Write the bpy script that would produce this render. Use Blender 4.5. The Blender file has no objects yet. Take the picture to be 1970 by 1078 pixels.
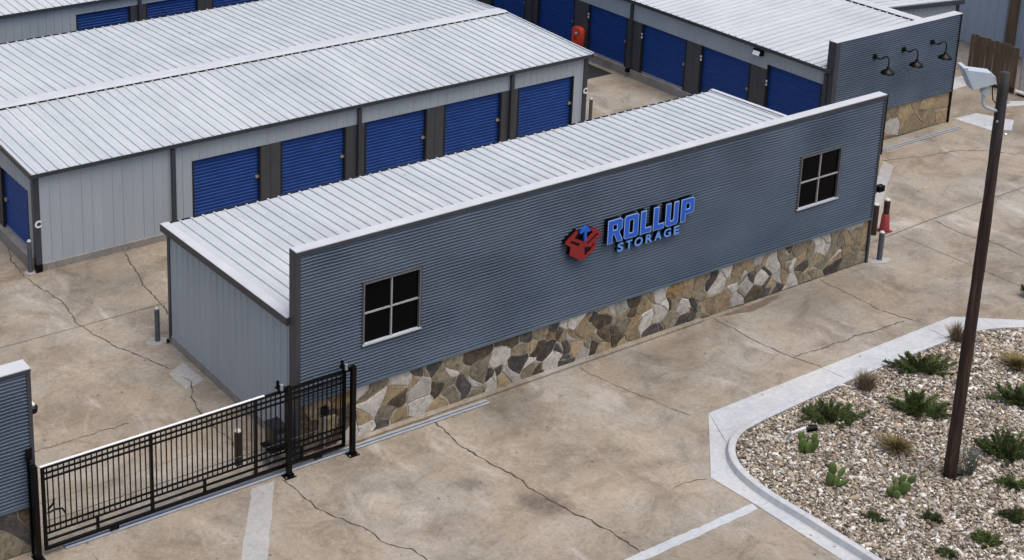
import bpy, math, random
import numpy as np
from mathutils import Vector, Matrix, noise as mnoise
random.seed(7); rng = np.random.default_rng(7)
S = bpy.context.scene
COL = S.collection

# ------------------------------------------------------------------ camera
cam = bpy.data.cameras.new('camera'); camo = bpy.data.objects.new('camera', cam); COL.objects.link(camo)
YAW, PITCH, ROLL = -0.57215, 0.29398, 0.00947
cyw, syw, cp, sp = math.cos(YAW), math.sin(YAW), math.cos(PITCH), math.sin(PITCH)
fwd = Vector((-syw*cp, cyw*cp, -sp)); rgt = Vector((cyw, syw, 0)); up = rgt.cross(fwd)
r2 = math.cos(ROLL)*rgt + math.sin(ROLL)*up; u2 = -math.sin(ROLL)*rgt + math.cos(ROLL)*up
m = Matrix((r2, u2, -fwd)).transposed().to_4x4(); m.translation = Vector((-15.0873, -24.9259, 18.7999))
camo.matrix_world = m
cam.sensor_width = 36; cam.lens = 3022.486*36/1970
cam.shift_x = (985-653.117)/1970; cam.shift_y = -(539-17.118)/1970
cam.clip_start = 0.5; cam.clip_end = 1500
S.camera = camo
# ------------------------------------------------------------------ world and sun (bright overcast)
SUN_DIR = Vector((0.09, -0.25, 0.93)).normalized()
w = bpy.data.worlds.new('World'); S.world = w; w.use_nodes = True
wn = w.node_tree.nodes; wl = w.node_tree.links; wn.clear()
sky = wn.new('ShaderNodeTexSky'); sky.sky_type = 'NISHITA'; sky.sun_disc = False
sky.sun_elevation = math.asin(SUN_DIR.z); sky.sun_rotation = math.atan2(SUN_DIR.x, SUN_DIR.y)
sky.air_density = 1.0; sky.dust_density = 6.0; sky.ozone_density = 0.6
bg = wn.new('ShaderNodeBackground'); bg.inputs[1].default_value = 0.15
wo = wn.new('ShaderNodeOutputWorld'); wl.new(sky.outputs[0], bg.inputs[0]); wl.new(bg.outputs[0], wo.inputs[0])
sl = bpy.data.lights.new('sun', 'SUN'); sl.energy = 1.15; sl.angle = math.radians(36); sl.color = (1.0, 0.98, 0.93)
so = bpy.data.objects.new('sun', sl); COL.objects.link(so)
so.rotation_euler = (-SUN_DIR).to_track_quat('-Z', 'Y').to_euler(); so.location = (0, 0, 40)
S.view_settings.view_transform = 'Standard'; S.view_settings.look = 'None'
S.view_settings.exposure = 0.20; S.view_settings.gamma = 1.0; S.view_settings.use_curve_mapping = False

# ------------------------------------------------------------------ materials
def new_mat(name):
    m = bpy.data.materials.new(name); m.use_nodes = True
    nt = m.node_tree; b = nt.nodes['Principled BSDF']
    return m, nt, b
def N(nt, t, **kw):
    n = nt.nodes.new(t)
    for k, v in kw.items():
        if k.startswith('i_'):
            key = k[2:]; key = int(key) if key.isdigit() else key.replace('_', ' ')
            n.inputs[key].default_value = v
        else: setattr(n, k, v)
    return n
def coords(nt, scale=(1,1,1), kind='Object'):
    tc = N(nt, 'ShaderNodeTexCoord'); mp = N(nt, 'ShaderNodeMapping'); mp.inputs['Scale'].default_value = scale
    nt.links.new(tc.outputs[kind], mp.inputs[0]); return mp.outputs[0]
def wcoords(nt, scale=(1,1,1)):
    g = N(nt, 'ShaderNodeNewGeometry'); mp = N(nt, 'ShaderNodeMapping'); mp.inputs['Scale'].default_value = scale
    nt.links.new(g.outputs['Position'], mp.inputs[0]); return mp.outputs[0]
def ramp(nt, src, stops):
    r = N(nt, 'ShaderNodeValToRGB'); e = r.color_ramp.elements
    while len(e) < len(stops): e.new(0.5)
    for el, (p, c) in zip(e, stops):
        el.position = p; el.color = (*c, 1) if len(c) == 3 else c
    nt.links.new(src, r.inputs[0]); return r.outputs[0]
def mixc(nt, a, b, fac, mode='MIX'):
    mx = N(nt, 'ShaderNodeMix', data_type='RGBA', blend_type=mode)
    for sock, v in ((6, a), (7, b), (0, fac)):
        if hasattr(v, 'is_linked') or hasattr(v, 'links'): nt.links.new(v, mx.inputs[sock])
        else: mx.inputs[sock].default_value = (*v, 1) if isinstance(v, tuple) else v
    return mx.outputs[2]
def noise(nt, vec, scale, detail=4, rough=0.55, dist=0.0):
    n = N(nt, 'ShaderNodeTexNoise', i_Scale=scale, i_Detail=detail, i_Roughness=rough, i_Distortion=dist)
    nt.links.new(vec, n.inputs['Vector']); return n.outputs[0]
def bump(nt, b, h, strength=0.3, dist=0.01):
    bp = N(nt, 'ShaderNodeBump', i_Strength=strength, i_Distance=dist)
    nt.links.new(h, bp.inputs['Height']); nt.links.new(bp.outputs[0], b.inputs['Normal'])
def mul(c, k): return tuple(min(1, x*k) for x in c)
def simple(name, col, rough=0.5, metal=0.0, var=0.12, scale=3.0, spec=0.5, wscale=(1,1,1), bmp=0.0, orand=0.0):
    m, nt, b = new_mat(name)
    v = wcoords(nt, wscale)
    n = noise(nt, v, scale, 5, 0.6)
    c = ramp(nt, n, [(0.25, mul(col, 1-var)), (0.75, mul(col, 1+var))])
    if orand:
        oi = N(nt, 'ShaderNodeObjectInfo')
        c = mixc(nt, c, ramp(nt, oi.outputs['Random'], [(0, (1-orand,)*3), (1, (1.0,)*3)]), 1.0, 'MULTIPLY')
    nt.links.new(c, b.inputs['Base Color'])
    b.inputs['Roughness'].default_value = rough; b.inputs['Metallic'].default_value = metal
    b.inputs['Specular IOR Level'].default_value = spec
    if bmp:
        n2 = noise(nt, v, scale*9, 4); bump(nt, b, n2, bmp, 0.01)
    return m
M = {}
M['wall_metal'] = simple('painted_wall_metal', (0.36, 0.405, 0.445), 0.5, var=0.07, scale=1.2, wscale=(1,1,0.25), orand=0.05)
m, nt, b = new_mat('galvalume_roof')
oi = N(nt, 'ShaderNodeObjectInfo'); v = coords(nt, (5.0, 0.35, 1)); ad = N(nt, 'ShaderNodeVectorMath', operation='ADD'); nt.links.new(v, ad.inputs[0])
sc = N(nt, 'ShaderNodeMath', operation='MULTIPLY', i_1=53.0); nt.links.new(oi.outputs['Random'], sc.inputs[0]); nt.links.new(sc.outputs[0], ad.inputs[1])
c = ramp(nt, noise(nt, ad.outputs[0], 1.0, 6, 0.65), [(0.3, (0.44, 0.475, 0.505)), (0.7, (0.52, 0.557, 0.587))])
c = mixc(nt, c, ramp(nt, oi.outputs['Random'], [(0, (0.93, 0.935, 0.945)), (1, (1, 1, 1))]), 1.0, 'MULTIPLY')
c = mixc(nt, c, ramp(nt, noise(nt, wcoords(nt), 0.5, 6, 0.7), [(0.3, (0.88, 0.885, 0.89)), (0.6, (1, 1, 1))]), 1.0, 'MULTIPLY')
vo = N(nt, 'ShaderNodeTexVoronoi', i_Scale=0.9); nt.links.new(wcoords(nt), vo.inputs['Vector'])
c = mixc(nt, c, ramp(nt, vo.outputs['Distance'], [(0.025, (0.45, 0.42, 0.4)), (0.05, (1, 1, 1))]), 0.8, 'MULTIPLY')
nt.links.new(c, b.inputs['Base Color']); b.inputs['Roughness'].default_value = 0.5; b.inputs['Specular IOR Level'].default_value = 0.3; M['roof'] = m
M['cap'] = simple('pale_flashing', (0.47, 0.495, 0.53), 0.5, var=0.09, scale=1.5)
M['trim'] = simple('charcoal_trim', (0.040, 0.045, 0.056), 0.45, var=0.15)
M['pier'] = simple('charcoal_pier_panel', (0.052, 0.055, 0.062), 0.55, var=0.12)
M['black'] = simple('black_powder_coat', (0.0022, 0.0022, 0.0026), 0.4, var=0.2, spec=0.2)
M['dark'] = simple('dark_gap', (0.008, 0.009, 0.011), 0.8)
M['flash_light'] = simple('light_jamb', (0.30, 0.34, 0.38), 0.5)
M['galv'] = simple('galvanised_steel', (0.42, 0.46, 0.52), 0.38, metal=0.5, var=0.2, scale=6)
M['track'] = simple('bright_galvanised', (0.36, 0.39, 0.44), 0.4, metal=0.2, var=0.12, scale=5)
M['steel_grey'] = simple('painted_grey_steel', (0.10, 0.115, 0.135), 0.4, metal=0.3, var=0.25, scale=5)
M['rust'] = simple('rusty_brown_steel', (0.035, 0.018, 0.013), 0.7, var=0.35, scale=8)
M['white_paint'] = simple('white_paint', (0.72, 0.73, 0.74), 0.5, var=0.08)
M['concrete_cap'] = simple('concrete_fill', (0.5, 0.5, 0.5), 0.8, var=0.1)
M['red_plastic'] = simple('faded_red_plastic', (0.26, 0.035, 0.035), 0.5, var=0.15)
M['fire_red'] = simple('bright_red_enamel', (0.78, 0.075, 0.035), 0.4, var=0.06)
M['sign_red'] = simple('sign_red_face', (0.24, 0.010, 0.012), 0.4, var=0.1)
M['sign_blue'] = simple('sign_blue_face', (0.012, 0.105, 0.56), 0.4, var=0.06)
M['sign_edge'] = simple('sign_pale_edge', (0.34, 0.50, 0.86), 0.4, var=0.05)
M['sign_light'] = simple('sign_light_blue', (0.13, 0.33, 0.80), 0.4, var=0.05)
M['latch'] = simple('brass_latch', (0.45, 0.38, 0.27), 0.35, metal=0.5)
M['lamp_grey'] = simple('pale_blue_grey_lamp', (0.42, 0.49, 0.56), 0.4, var=0.08)
M['lens'] = simple('frosted_lens', (0.7, 0.72, 0.74), 0.2)
M['operator'] = simple('black_plastic_cover', (0.012, 0.013, 0.016), 0.35)
M['mullion'] = simple('pale_aluminium_bar', (0.33, 0.34, 0.355), 0.4)
M['window_frame'] = simple('aluminium_frame', (0.12, 0.125, 0.14), 0.4)
M['sill'] = simple('pale_sill', (0.44, 0.48, 0.53), 0.4)
M['old_wood'] = simple('old_fence_wood', (0.13, 0.085, 0.055), 0.85, var=0.35, scale=6, wscale=(1,1,0.15), bmp=0.3, orand=0.25)
M['shed'] = simple('pale_blue_shed_metal', (0.33, 0.40, 0.48), 0.5, var=0.06)
M['mesh_wire'] = simple('galvanised_wire', (0.30, 0.31, 0.33), 0.5)
M['cactus'] = simple('cactus_green', (0.085, 0.135, 0.030), 0.55, var=0.35, scale=9, orand=0.3, bmp=0.2)
# glass
m, nt, b = new_mat('dark_window_glass'); b.inputs['Base Color'].default_value = (0.003, 0.003, 0.0035, 1)
b.inputs['Roughness'].default_value = 0.2; b.inputs['Specular IOR Level'].default_value = 0.04; M['glass'] = m
# corrugated slate cladding
m, nt, b = new_mat('slate_blue_corrugated')
v = wcoords(nt); n = noise(nt, v, 0.5, 5, 0.6); v2 = wcoords(nt, (0.6, 1, 14)); n2 = noise(nt, v2, 1.0, 4, 0.6)
c = ramp(nt, n, [(0.3, (0.086, 0.118, 0.160)), (0.72, (0.116, 0.155, 0.206))])
c = mixc(nt, c, ramp(nt, n2, [(0.3, (0.86,)*3), (0.7, (1.0,)*3)]), 1.0, 'MULTIPLY')
nt.links.new(c, b.inputs['Base Color']); b.inputs['Roughness'].default_value = 0.5; b.inputs['Specular IOR Level'].default_value = 0.3; M['clad'] = m
# door blue
m, nt, b = new_mat('royal_blue_door')
v = wcoords(nt, (1, 1, 4)); n = noise(nt, v, 2.0, 4, 0.6)
c = ramp(nt, n, [(0.3, (0.0020, 0.034, 0.175)), (0.7, (0.0035, 0.052, 0.25))])
nt.links.new(c, b.inputs['Base Color']); b.inputs['Roughness'].default_value = 0.5; b.inputs['Specular IOR Level'].default_value = 0.35; M['door'] = m
# concrete ground
TONE_SPOTS = [(3.49,-4.08,0.42,0.55), (2.63,-2.69,0.26,0.6), (3.15,-3.75,0.3,0.7), (14.6,-0.75,1.5,0.72), (16.9,-0.6,1.1,0.74), (8.6,-0.7,1.2,0.8), (0.4,10.0,1.4,0.78), (-0.5,9.6,1.2,0.8), (-4.0,-2.0,1.2,0.85), (19.0,10.2,1.3,0.78), (5.0,-1.0,0.9,0.8),
          (5.3,-3.9,1.7,1.16), (0.75,-2.2,0.45,1.25), (1.0,-3.0,0.3,1.25), (1.6,-1.0,0.7,1.12), (21.0,2.2,1.2,1.14), (-2.6,6.2,1.3,1.1), (-0.75,6.6,0.6,1.12)]  # oil stains, darker areas along the wall foot and elsewhere, paler areas
def concrete(name, cols, blotch=1.0, dark=(0.52, 0.46, 0.40), swirl=0.19, spots=()):
    m, nt, b = new_mat(name)
    v = wcoords(nt)
    n1 = noise(nt, v, 0.22, 7, 0.68, 0.8)
    c = ramp(nt, n1, [(0.3, cols[0]), (0.5, cols[1]), (0.72, cols[2])])
    vg = wcoords(nt, (0.9, 1.3, 1)); ng = noise(nt, vg, 0.31, 8, 0.7, 0.4)
    c = mixc(nt, c, ramp(nt, ng, [(0.42, (1, 1, 1)), (0.60, (0.90, 0.955, 1.02))]), 1.0, 'MULTIPLY')
    n2 = noise(nt, v, 0.8, 8, 0.72, 0.9)
    c = mixc(nt, c, ramp(nt, n2, [(0.32, (0.66, 0.645, 0.63)), (0.50, (1, 1, 1)), (0.70, (1.13, 1.13, 1.13))]), blotch, 'MULTIPLY')
    n3 = noise(nt, v, 3.4, 6, 0.75, 4.5)
    c = mixc(nt, c, ramp(nt, n3, [(0.36, (1-swirl,)*3), (0.5, (1, 1, 1)), (0.68, (1+swirl*0.7,)*3)]), 1.0, 'MULTIPLY')
    n4 = noise(nt, v, 9, 6, 0.75)
    c = mixc(nt, c, ramp(nt, n4, [(0.3, (0.82,)*3), (0.7, (1.12,)*3)]), 0.9, 'MULTIPLY')
    # small dark specks and pits
    vo = N(nt, 'ShaderNodeTexVoronoi', i_Scale=1.7, i_Randomness=1.0); nt.links.new(v, vo.inputs['Vector'])
    c = mixc(nt, c, ramp(nt, vo.outputs['Distance'], [(0.045, (0.30, 0.27, 0.25)), (0.075, (1, 1, 1))]), 0.7, 'MULTIPLY')
    # pale scuffs
    v5 = wcoords(nt, (0.8, 0.35, 1)); n5 = noise(nt, v5, 1.1, 7, 0.72, 0.8)
    c = mixc(nt, c, (0.50, 0.475, 0.45), ramp(nt, n5, [(0.56, (0, 0, 0)), (0.74, (0.6,)*3)]))
    # blackish tyre stains
    v6 = wcoords(nt, (0.5, 1.1, 1)); n6 = noise(nt, v6, 0.55, 6, 0.66, 0.4)
    c = mixc(nt, c, dark, ramp(nt, n6, [(0.52, (0, 0, 0)), (0.74, (0.75,)*3)]), 'MULTIPLY')
    if spots:
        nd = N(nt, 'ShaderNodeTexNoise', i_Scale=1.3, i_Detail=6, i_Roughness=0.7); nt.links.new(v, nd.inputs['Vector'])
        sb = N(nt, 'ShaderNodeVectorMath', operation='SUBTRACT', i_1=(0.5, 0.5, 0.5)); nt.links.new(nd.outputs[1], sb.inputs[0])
        for (sx0, sy0, sr, sk) in spots:
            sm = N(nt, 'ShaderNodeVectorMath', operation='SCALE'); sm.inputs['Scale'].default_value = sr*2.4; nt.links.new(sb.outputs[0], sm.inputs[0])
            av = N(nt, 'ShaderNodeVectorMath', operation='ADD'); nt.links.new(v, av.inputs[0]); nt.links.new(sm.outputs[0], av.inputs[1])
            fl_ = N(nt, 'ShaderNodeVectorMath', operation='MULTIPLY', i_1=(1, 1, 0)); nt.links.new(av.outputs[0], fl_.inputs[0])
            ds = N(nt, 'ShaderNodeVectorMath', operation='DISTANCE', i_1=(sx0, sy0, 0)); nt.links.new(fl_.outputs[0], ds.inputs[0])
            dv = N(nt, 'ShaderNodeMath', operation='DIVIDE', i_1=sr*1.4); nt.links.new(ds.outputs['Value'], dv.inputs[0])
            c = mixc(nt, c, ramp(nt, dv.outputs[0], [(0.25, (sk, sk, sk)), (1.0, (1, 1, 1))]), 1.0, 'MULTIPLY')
    nt.links.new(c, b.inputs['Base Color']); b.inputs['Roughness'].default_value = 0.85
    b.inputs['Specular IOR Level'].default_value = 0.25
    h = noise(nt, v, 30, 5, 0.7); bump(nt, b, h, 0.25, 0.01)
    return m
M['ground'] = concrete('weathered_tan_concrete', [(0.212, 0.176, 0.134), (0.296, 0.252, 0.197), (0.328, 0.302, 0.264)], spots=TONE_SPOTS)
M['pale_concrete'] = concrete('new_pale_concrete', [(0.42, 0.43, 0.44), (0.47, 0.48, 0.49), (0.51, 0.52, 0.53)], 0.35, (0.8, 0.79, 0.78), 0.04)
M['patch_concrete'] = concrete('patched_grey_concrete', [(0.31, 0.30, 0.285), (0.36, 0.35, 0.335), (0.40, 0.39, 0.375)], 0.4, (0.7, 0.68, 0.66), 0.07)
M['stem'] = concrete('stem_wall_concrete', [(0.24, 0.22, 0.20), (0.30, 0.28, 0.255), (0.34, 0.325, 0.30)], 0.5)
M['asphalt'] = simple('black_asphalt', (0.010, 0.011, 0.013), 0.9, var=0.3, scale=9, bmp=0.4)
M['far_lot'] = simple('grey_brown_gravel_lot', (0.13, 0.12, 0.11), 0.9, var=0.3, scale=4, bmp=0.4)
M['crack'] = simple('crack_dirt', (0.062, 0.045, 0.033), 0.95, var=0.4, scale=8)
M['joint'] = simple('joint_filler', (0.10, 0.082, 0.066), 0.95, var=0.4, scale=5)
M['blotch'] = simple('dark_blotch', (0.13, 0.10, 0.075), 0.6, var=0.3, scale=4)  # dark brown tone for two thin sheets at the office wall foot
M['bed'] = simple('gravel_bed_soil', (0.13, 0.105, 0.085), 0.95, var=0.4, scale=12, bmp=0.5)
M['mortar'] = simple('stone_mortar', (0.44, 0.41, 0.355), 0.9, var=0.18, scale=12, bmp=0.4)
def stone_mat(name, a, b_, c_):
    m, nt, b = new_mat(name)
    oi = N(nt, 'ShaderNodeObjectInfo')
    v = wcoords(nt); ad = N(nt, 'ShaderNodeVectorMath', operation='ADD'); nt.links.new(v, ad.inputs[0])
    sc = N(nt, 'ShaderNodeMath', operation='MULTIPLY', i_1=37.0); nt.links.new(oi.outputs['Random'], sc.inputs[0])
    nt.links.new(sc.outputs[0], ad.inputs[1])
    n = noise(nt, ad.outputs[0], 5.5, 6, 0.68, 1.0)
    c = ramp(nt, n, [(0.30, a), (0.5, b_), (0.70, c_)])
    c = mixc(nt, c, ramp(nt, oi.outputs['Random'], [(0, (0.72,)*3), (1, (1.22, 1.2, 1.17))]), 1.0, 'MULTIPLY')
    n2 = noise(nt, ad.outputs[0], 38, 4, 0.7)
    c = mixc(nt, c, ramp(nt, n2, [(0.3, (0.8,)*3), (0.7, (1.12,)*3)]), 0.8, 'MULTIPLY')
    nt.links.new(c, b.inputs['Base Color']); b.inputs['Roughness'].default_value = 0.85
    bump(nt, b, noise(nt, ad.outputs[0], 14, 6, 0.7), 0.6, 0.02)
    return m
M['st_dark'] = stone_mat('dark_brown_stone', (0.030, 0.022, 0.015), (0.075, 0.055, 0.037), (0.17, 0.135, 0.092))
M['st_char'] = stone_mat('charcoal_stone', (0.030, 0.029, 0.030), (0.062, 0.058, 0.054), (0.13, 0.12, 0.11))
M['st_tan'] = stone_mat('tan_stone', (0.16, 0.115, 0.062), (0.31, 0.24, 0.145), (0.42, 0.345, 0.23))
M['st_ochre'] = stone_mat('ochre_stone', (0.10, 0.062, 0.026), (0.25, 0.165, 0.072), (0.38, 0.285, 0.16))
M['st_white'] = stone_mat('pale_stone', (0.26, 0.235, 0.195), (0.46, 0.44, 0.41), (0.58, 0.565, 0.54))
M['st_grey'] = stone_mat('olive_grey_stone', (0.10, 0.085, 0.055), (0.22, 0.19, 0.135), (0.33, 0.295, 0.225))
def island_mat(name, stops, rough=0.8, extra=None, trans=0.0):
    m, nt, b = new_mat(name)
    g = N(nt, 'ShaderNodeNewGeometry')
    c = ramp(nt, g.outputs['Random Per Island'], stops)
    n = noise(nt, wcoords(nt), 2.5, 4); c = mixc(nt, c, ramp(nt, n, [(0.3, (0.75,)*3), (0.7, (1.15,)*3)]), 1.0, 'MULTIPLY')
    nt.links.new(c, b.inputs['Base Color']); b.inputs['Roughness'].default_value = rough
    return m
M['pebble'] = island_mat('mixed_pebbles', [(0.0, (0.075, 0.058, 0.042)), (0.22, (0.20, 0.165, 0.125)), (0.48, (0.36, 0.315, 0.255)), (0.62, (0.32, 0.24, 0.155)), (0.80, (0.49, 0.46, 0.41)), (1.0, (0.76, 0.74, 0.70))])
M['juniper'] = island_mat('juniper_needles', [(0, (0.030, 0.048, 0.014)), (0.5, (0.088, 0.128, 0.036)), (1, (0.19, 0.24, 0.07))], 0.7)
M['juniper_young'] = island_mat('young_juniper_needles', [(0, (0.03, 0.045, 0.014)), (0.5, (0.06, 0.085, 0.025)), (1, (0.10, 0.13, 0.04))], 0.7)
M['dry_grass'] = island_mat('dry_grass_blades', [(0, (0.13, 0.095, 0.055)), (0.5, (0.22, 0.17, 0.10)), (1, (0.34, 0.28, 0.18))], 0.8)
M['gold_shrub'] = island_mat('golden_shrub_leaves', [(0, (0.08, 0.065, 0.02)), (0.5, (0.17, 0.125, 0.04)), (1, (0.26, 0.20, 0.08))], 0.8)
M['sage'] = island_mat('sage_leaves', [(0, (0.16, 0.18, 0.14)), (0.5, (0.28, 0.30, 0.25)), (1, (0.42, 0.44, 0.39))], 0.8)
M['twig'] = simple('brown_twig', (0.07, 0.05, 0.035), 0.9)
# creosoted pole wood
m, nt, b = new_mat('creosoted_pole_wood')
v = wcoords(nt, (9, 9, 0.5)); n = noise(nt, v, 1.6, 6, 0.7); v2 = wcoords(nt, (1, 1, 1)); n2 = noise(nt, v2, 1.1, 4)
c = ramp(nt, n, [(0.34, (0.006, 0.0035, 0.003)), (0.52, (0.034, 0.015, 0.010)), (0.70, (0.095, 0.052, 0.035))])
g = N(nt, 'ShaderNodeNewGeometry'); sx = N(nt, 'ShaderNodeSeparateXYZ'); nt.links.new(g.outputs['Position'], sx.inputs[0])
grey = ramp(nt, n, [(0.3, (0.008, 0.008, 0.009)), (0.7, (0.055, 0.053, 0.052))])
mr = N(nt, 'ShaderNodeMapRange'); mr.inputs[1].default_value = 6.2; mr.inputs[2].default_value = 8.4; nt.links.new(sx.outputs[2], mr.inputs[0])
c = mixc(nt, c, grey, mr.outputs[0])
nt.links.new(c, b.inputs['Base Color']); b.inputs['Roughness'].default_value = 0.8; bump(nt, b, n, 0.7, 0.02); M['pole'] = m

# ------------------------------------------------------------------ mesh helpers
WO = {}                                    # object name -> world origin
class MB:
    def __init__(s): s.v = []; s.f = []
    def add(s, vs, fs):
        k = len(s.v); s.v += [tuple(p) for p in vs]; s.f += [tuple(i+k for i in f) for f in fs]; return s
    def hexa(s, P):                        # 8 points: bottom ring 0-3 (ccw from above), top ring 4-7
        return s.add(P, [(3,2,1,0), (4,5,6,7), (0,1,5,4), (1,2,6,5), (2,3,7,6), (3,0,4,7)])
    def box(s, x0, x1, y0, y1, z0, z1):
        return s.hexa([(x0,y0,z0), (x1,y0,z0), (x1,y1,z0), (x0,y1,z0), (x0,y0,z1), (x1,y0,z1), (x1,y1,z1), (x0,y1,z1)])
    def tube(s, pts, rad, n=8, cap=True):
        pts = [Vector(p) for p in pts]; R = rad if hasattr(rad, '__len__') else [rad]*len(pts)
        k0 = len(s.v); prev = None
        for i, p in enumerate(pts):
            t = (pts[min(i+1, len(pts)-1)] - pts[max(i-1, 0)]).normalized()
            if prev is None:
                a = t.orthogonal().normalized()
            else: a = (prev - t*prev.dot(t)).normalized()
            prev = a; bb = t.cross(a)
            for j in range(n):
                an = 2*math.pi*j/n; s.v.append(tuple(p + (a*math.cos(an) + bb*math.sin(an))*R[i]))
        for i in range(len(pts)-1):
            for j in range(n):
                q = k0+i*n; s.f.append((q+j, q+(j+1) % n, q+n+(j+1) % n, q+n+j))
        if cap:
            s.f.append(tuple(k0+j for j in reversed(range(n)))); q = k0+(len(pts)-1)*n; s.f.append(tuple(q+j for j in range(n)))
        return s
    def lathe(s, c, prof, n=20):           # prof: (r, z) bottom to top about vertical axis at c
        k0 = len(s.v)
        for r, z in prof:
            for j in range(n):
                an = 2*math.pi*j/n; s.v.append((c[0]+r*math.cos(an), c[1]+r*math.sin(an), c[2]+z))
        for i in range(len(prof)-1):
            for j in range(n):
                q = k0+i*n; s.f.append((q+j, q+(j+1) % n, q+n+(j+1) % n, q+n+j))
        s.f.append(tuple(k0+j for j in reversed(range(n)))); q = k0+(len(prof)-1)*n; s.f.append(tuple(q+j for j in range(n)))
        return s
def make_mesh(name, verts, faces, mat, smooth=False):
    me = bpy.data.meshes.new(name); me.from_pydata(verts, [], faces); me.update()
    if mat: me.materials.append(M[mat])
    if smooth: me.polygons.foreach_set('use_smooth', [True]*len(me.polygons))
    return me
def obj(name, mb, mat, parent=None, origin=None, smooth=False):
    V = np.array(mb.v, float)
    if origin is None:
        lo, hi = V.min(0), V.max(0); origin = ((lo[0]+hi[0])/2, (lo[1]+hi[1])/2, lo[2])
    V = V - np.array(origin)
    me = make_mesh(name, [tuple(x) for x in V], mb.f, mat, smooth)
    return link(name, me, origin, parent)
def link(name, data, origin, parent=None):
    o = bpy.data.objects.new(name, data); COL.objects.link(o)
    po = Vector((0, 0, 0))
    if parent is not None: o.parent = parent; po = WO[parent.name]
    o.location = Vector(origin) - po; WO[o.name] = Vector(origin); return o
def tag(o, label, cat, group=None):
    o['label'] = label; o['category'] = cat
    if group: o['group'] = group
    return o
def thing(name, label, cat, loc, group=None):
    return tag(link(name, None, loc), label, cat, group)
def struct(o, kind='structure'): o['kind'] = kind; return o
class Fr:                                  # wall frame: s along the wall, d inward, z up
    def __init__(s, o, ang): s.o = Vector((o[0], o[1], 0)); s.s = Vector((math.cos(ang), math.sin(ang), 0)); s.d = Vector((-s.s.y, s.s.x, 0))
    def p(s, a, d, z): return tuple(s.o + s.s*a + s.d*d + Vector((0, 0, z)))
def fbox(mb, F, s0, s1, d0, d1, z0, z1):
    return mb.hexa([F.p(s0,d0,z0), F.p(s1,d0,z0), F.p(s1,d1,z0), F.p(s0,d1,z0), F.p(s0,d0,z1), F.p(s1,d0,z1), F.p(s1,d1,z1), F.p(s0,d1,z1)])
def vpanel(F, s0, s1, z0, z1, z1b=None, pitch=0.30, h=0.016, bw=0.05, off=0.0, phase=0.5):
    """vertical ribbed wall sheet, top may slope from z1 to z1b"""
    z1b = z1 if z1b is None else z1b; prof = [(s0, 0)]
    k = math.floor(s0/pitch)
    while True:
        c = (k+phase)*pitch; k += 1
        if c - bw > s1: break
        if c-bw/2 < s0+0.004 or c+bw/2 > s1-0.004: continue
        prof += [(c-bw/2, 0), (c-bw/4, -h), (c+bw/4, -h), (c+bw/2, 0)]
    prof.append((s1, 0)); mb = MB(); vs = []; fs = []
    for a, d in prof:
        t = (a-s0)/(s1-s0); vs += [F.p(a, d+off, z0), F.p(a, d+off, z1+(z1b-z1)*t), F.p(a, 0.03+off, z0), F.p(a, 0.03+off, z1+(z1b-z1)*t)]
    for i in range(len(prof)-1):
        q = 4*i; fs += [(q, q+4, q+5, q+1), (q+2, q+3, q+7, q+6), (q, q+2, q+6, q+4), (q+1, q+5, q+7, q+3)]
    q = 4*(len(prof)-1); fs += [(0, 1, 3, 2), (q, q+2, q+3, q+1)]
    return mb.add(vs, fs)
def panels(parent, F, s0, s1, z0, z1, z1b=None, width=0.914, mat='wall_metal', **kw):
    n = max(1, round((s1-s0)/width)); w_ = (s1-s0)/n
    for i in range(n):
        a, b_ = s0+i*w_, s0+(i+1)*w_
        za = z1 if z1b is None else z1+(z1b-z1)*(a-s0)/(s1-s0); zb = za if z1b is None else z1+(z1b-z1)*(b_-s0)/(s1-s0)
        obj('wall_panel', vpanel(F, a+0.0015, b_-0.0015, z0, za, zb, **kw), mat, parent)
def roof_mesh(width, length, nr=3, h=0.036):
    pitch = width/nr; prof = [(0.002, 0)]
    for i in range(nr):
        c = (i+0.5)*pitch; prof += [(c-0.030, 0), (c-0.019, h), (c+0.019, h), (c+0.030, 0)]
        if i < nr: 
            e = c+pitch/2
            if i < nr-1: prof += [(e-0.06, 0), (e-0.05, 0.006), (e+0.05, 0.006), (e+0.06, 0)]
    prof.append((width-0.002, 0)); vs = []; fs = []
    for x, z in prof: vs += [(x, 0, z), (x, length, z), (x, 0, -0.012), (x, length, -0.012)]
    for i in range(len(prof)-1):
        q = 4*i; fs += [(q, q+4, q+5, q+1), (q+2, q+3, q+7, q+6), (q, q+2, q+6, q+4), (q+1, q+5, q+7, q+3)]
    q = 4*(len(prof)-1); fs += [(0, 1, 3, 2), (q, q+2, q+3, q+1)]
    return make_mesh('roof_panel', vs, fs, 'roof')
def roof_run(parent, p0, ax, total, up_vec, width=0.914):
    """ribbed roof sheets: p0 = eave corner, ax = unit dir along the eave, up_vec = eave->ridge vector"""
    n = max(1, round(total/width)); w_ = total/n; up_vec = Vector(up_vec); L = up_vec.length
    me = roof_mesh(w_, L); y = up_vec.normalized(); x = Vector(ax).normalized(); z = x.cross(y)
    rot = Matrix((x, y, z)).transposed().to_quaternion()
    for i in range(n):
        o = link('roof_panel', me, Vector(p0)+x*(w_*i), parent); o.rotation_mode = 'QUATERNION'; o.rotation_quaternion = rot
def curtain(F, s0, s1, z0, z1, d, pitch=0.10, a=0.015):
    n = int((z1-z0)/pitch); pz = (z1-z0)/n; prof = []
    for i in range(n):
        z = z0+i*pz; prof += [(z, 0), (z+pz*0.18, -a), (z+pz*0.62, -a), (z+pz*0.80, 0)]
    prof.append((z1, 0)); vs = []; fs = []
    for z, dd in prof: vs += [F.p(s0, d+dd, z), F.p(s1, d+dd, z)]
    for i in range(len(prof)-1): q = 2*i; fs.append((q, q+1, q+3, q+2))
    return MB().add(vs, fs)
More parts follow.
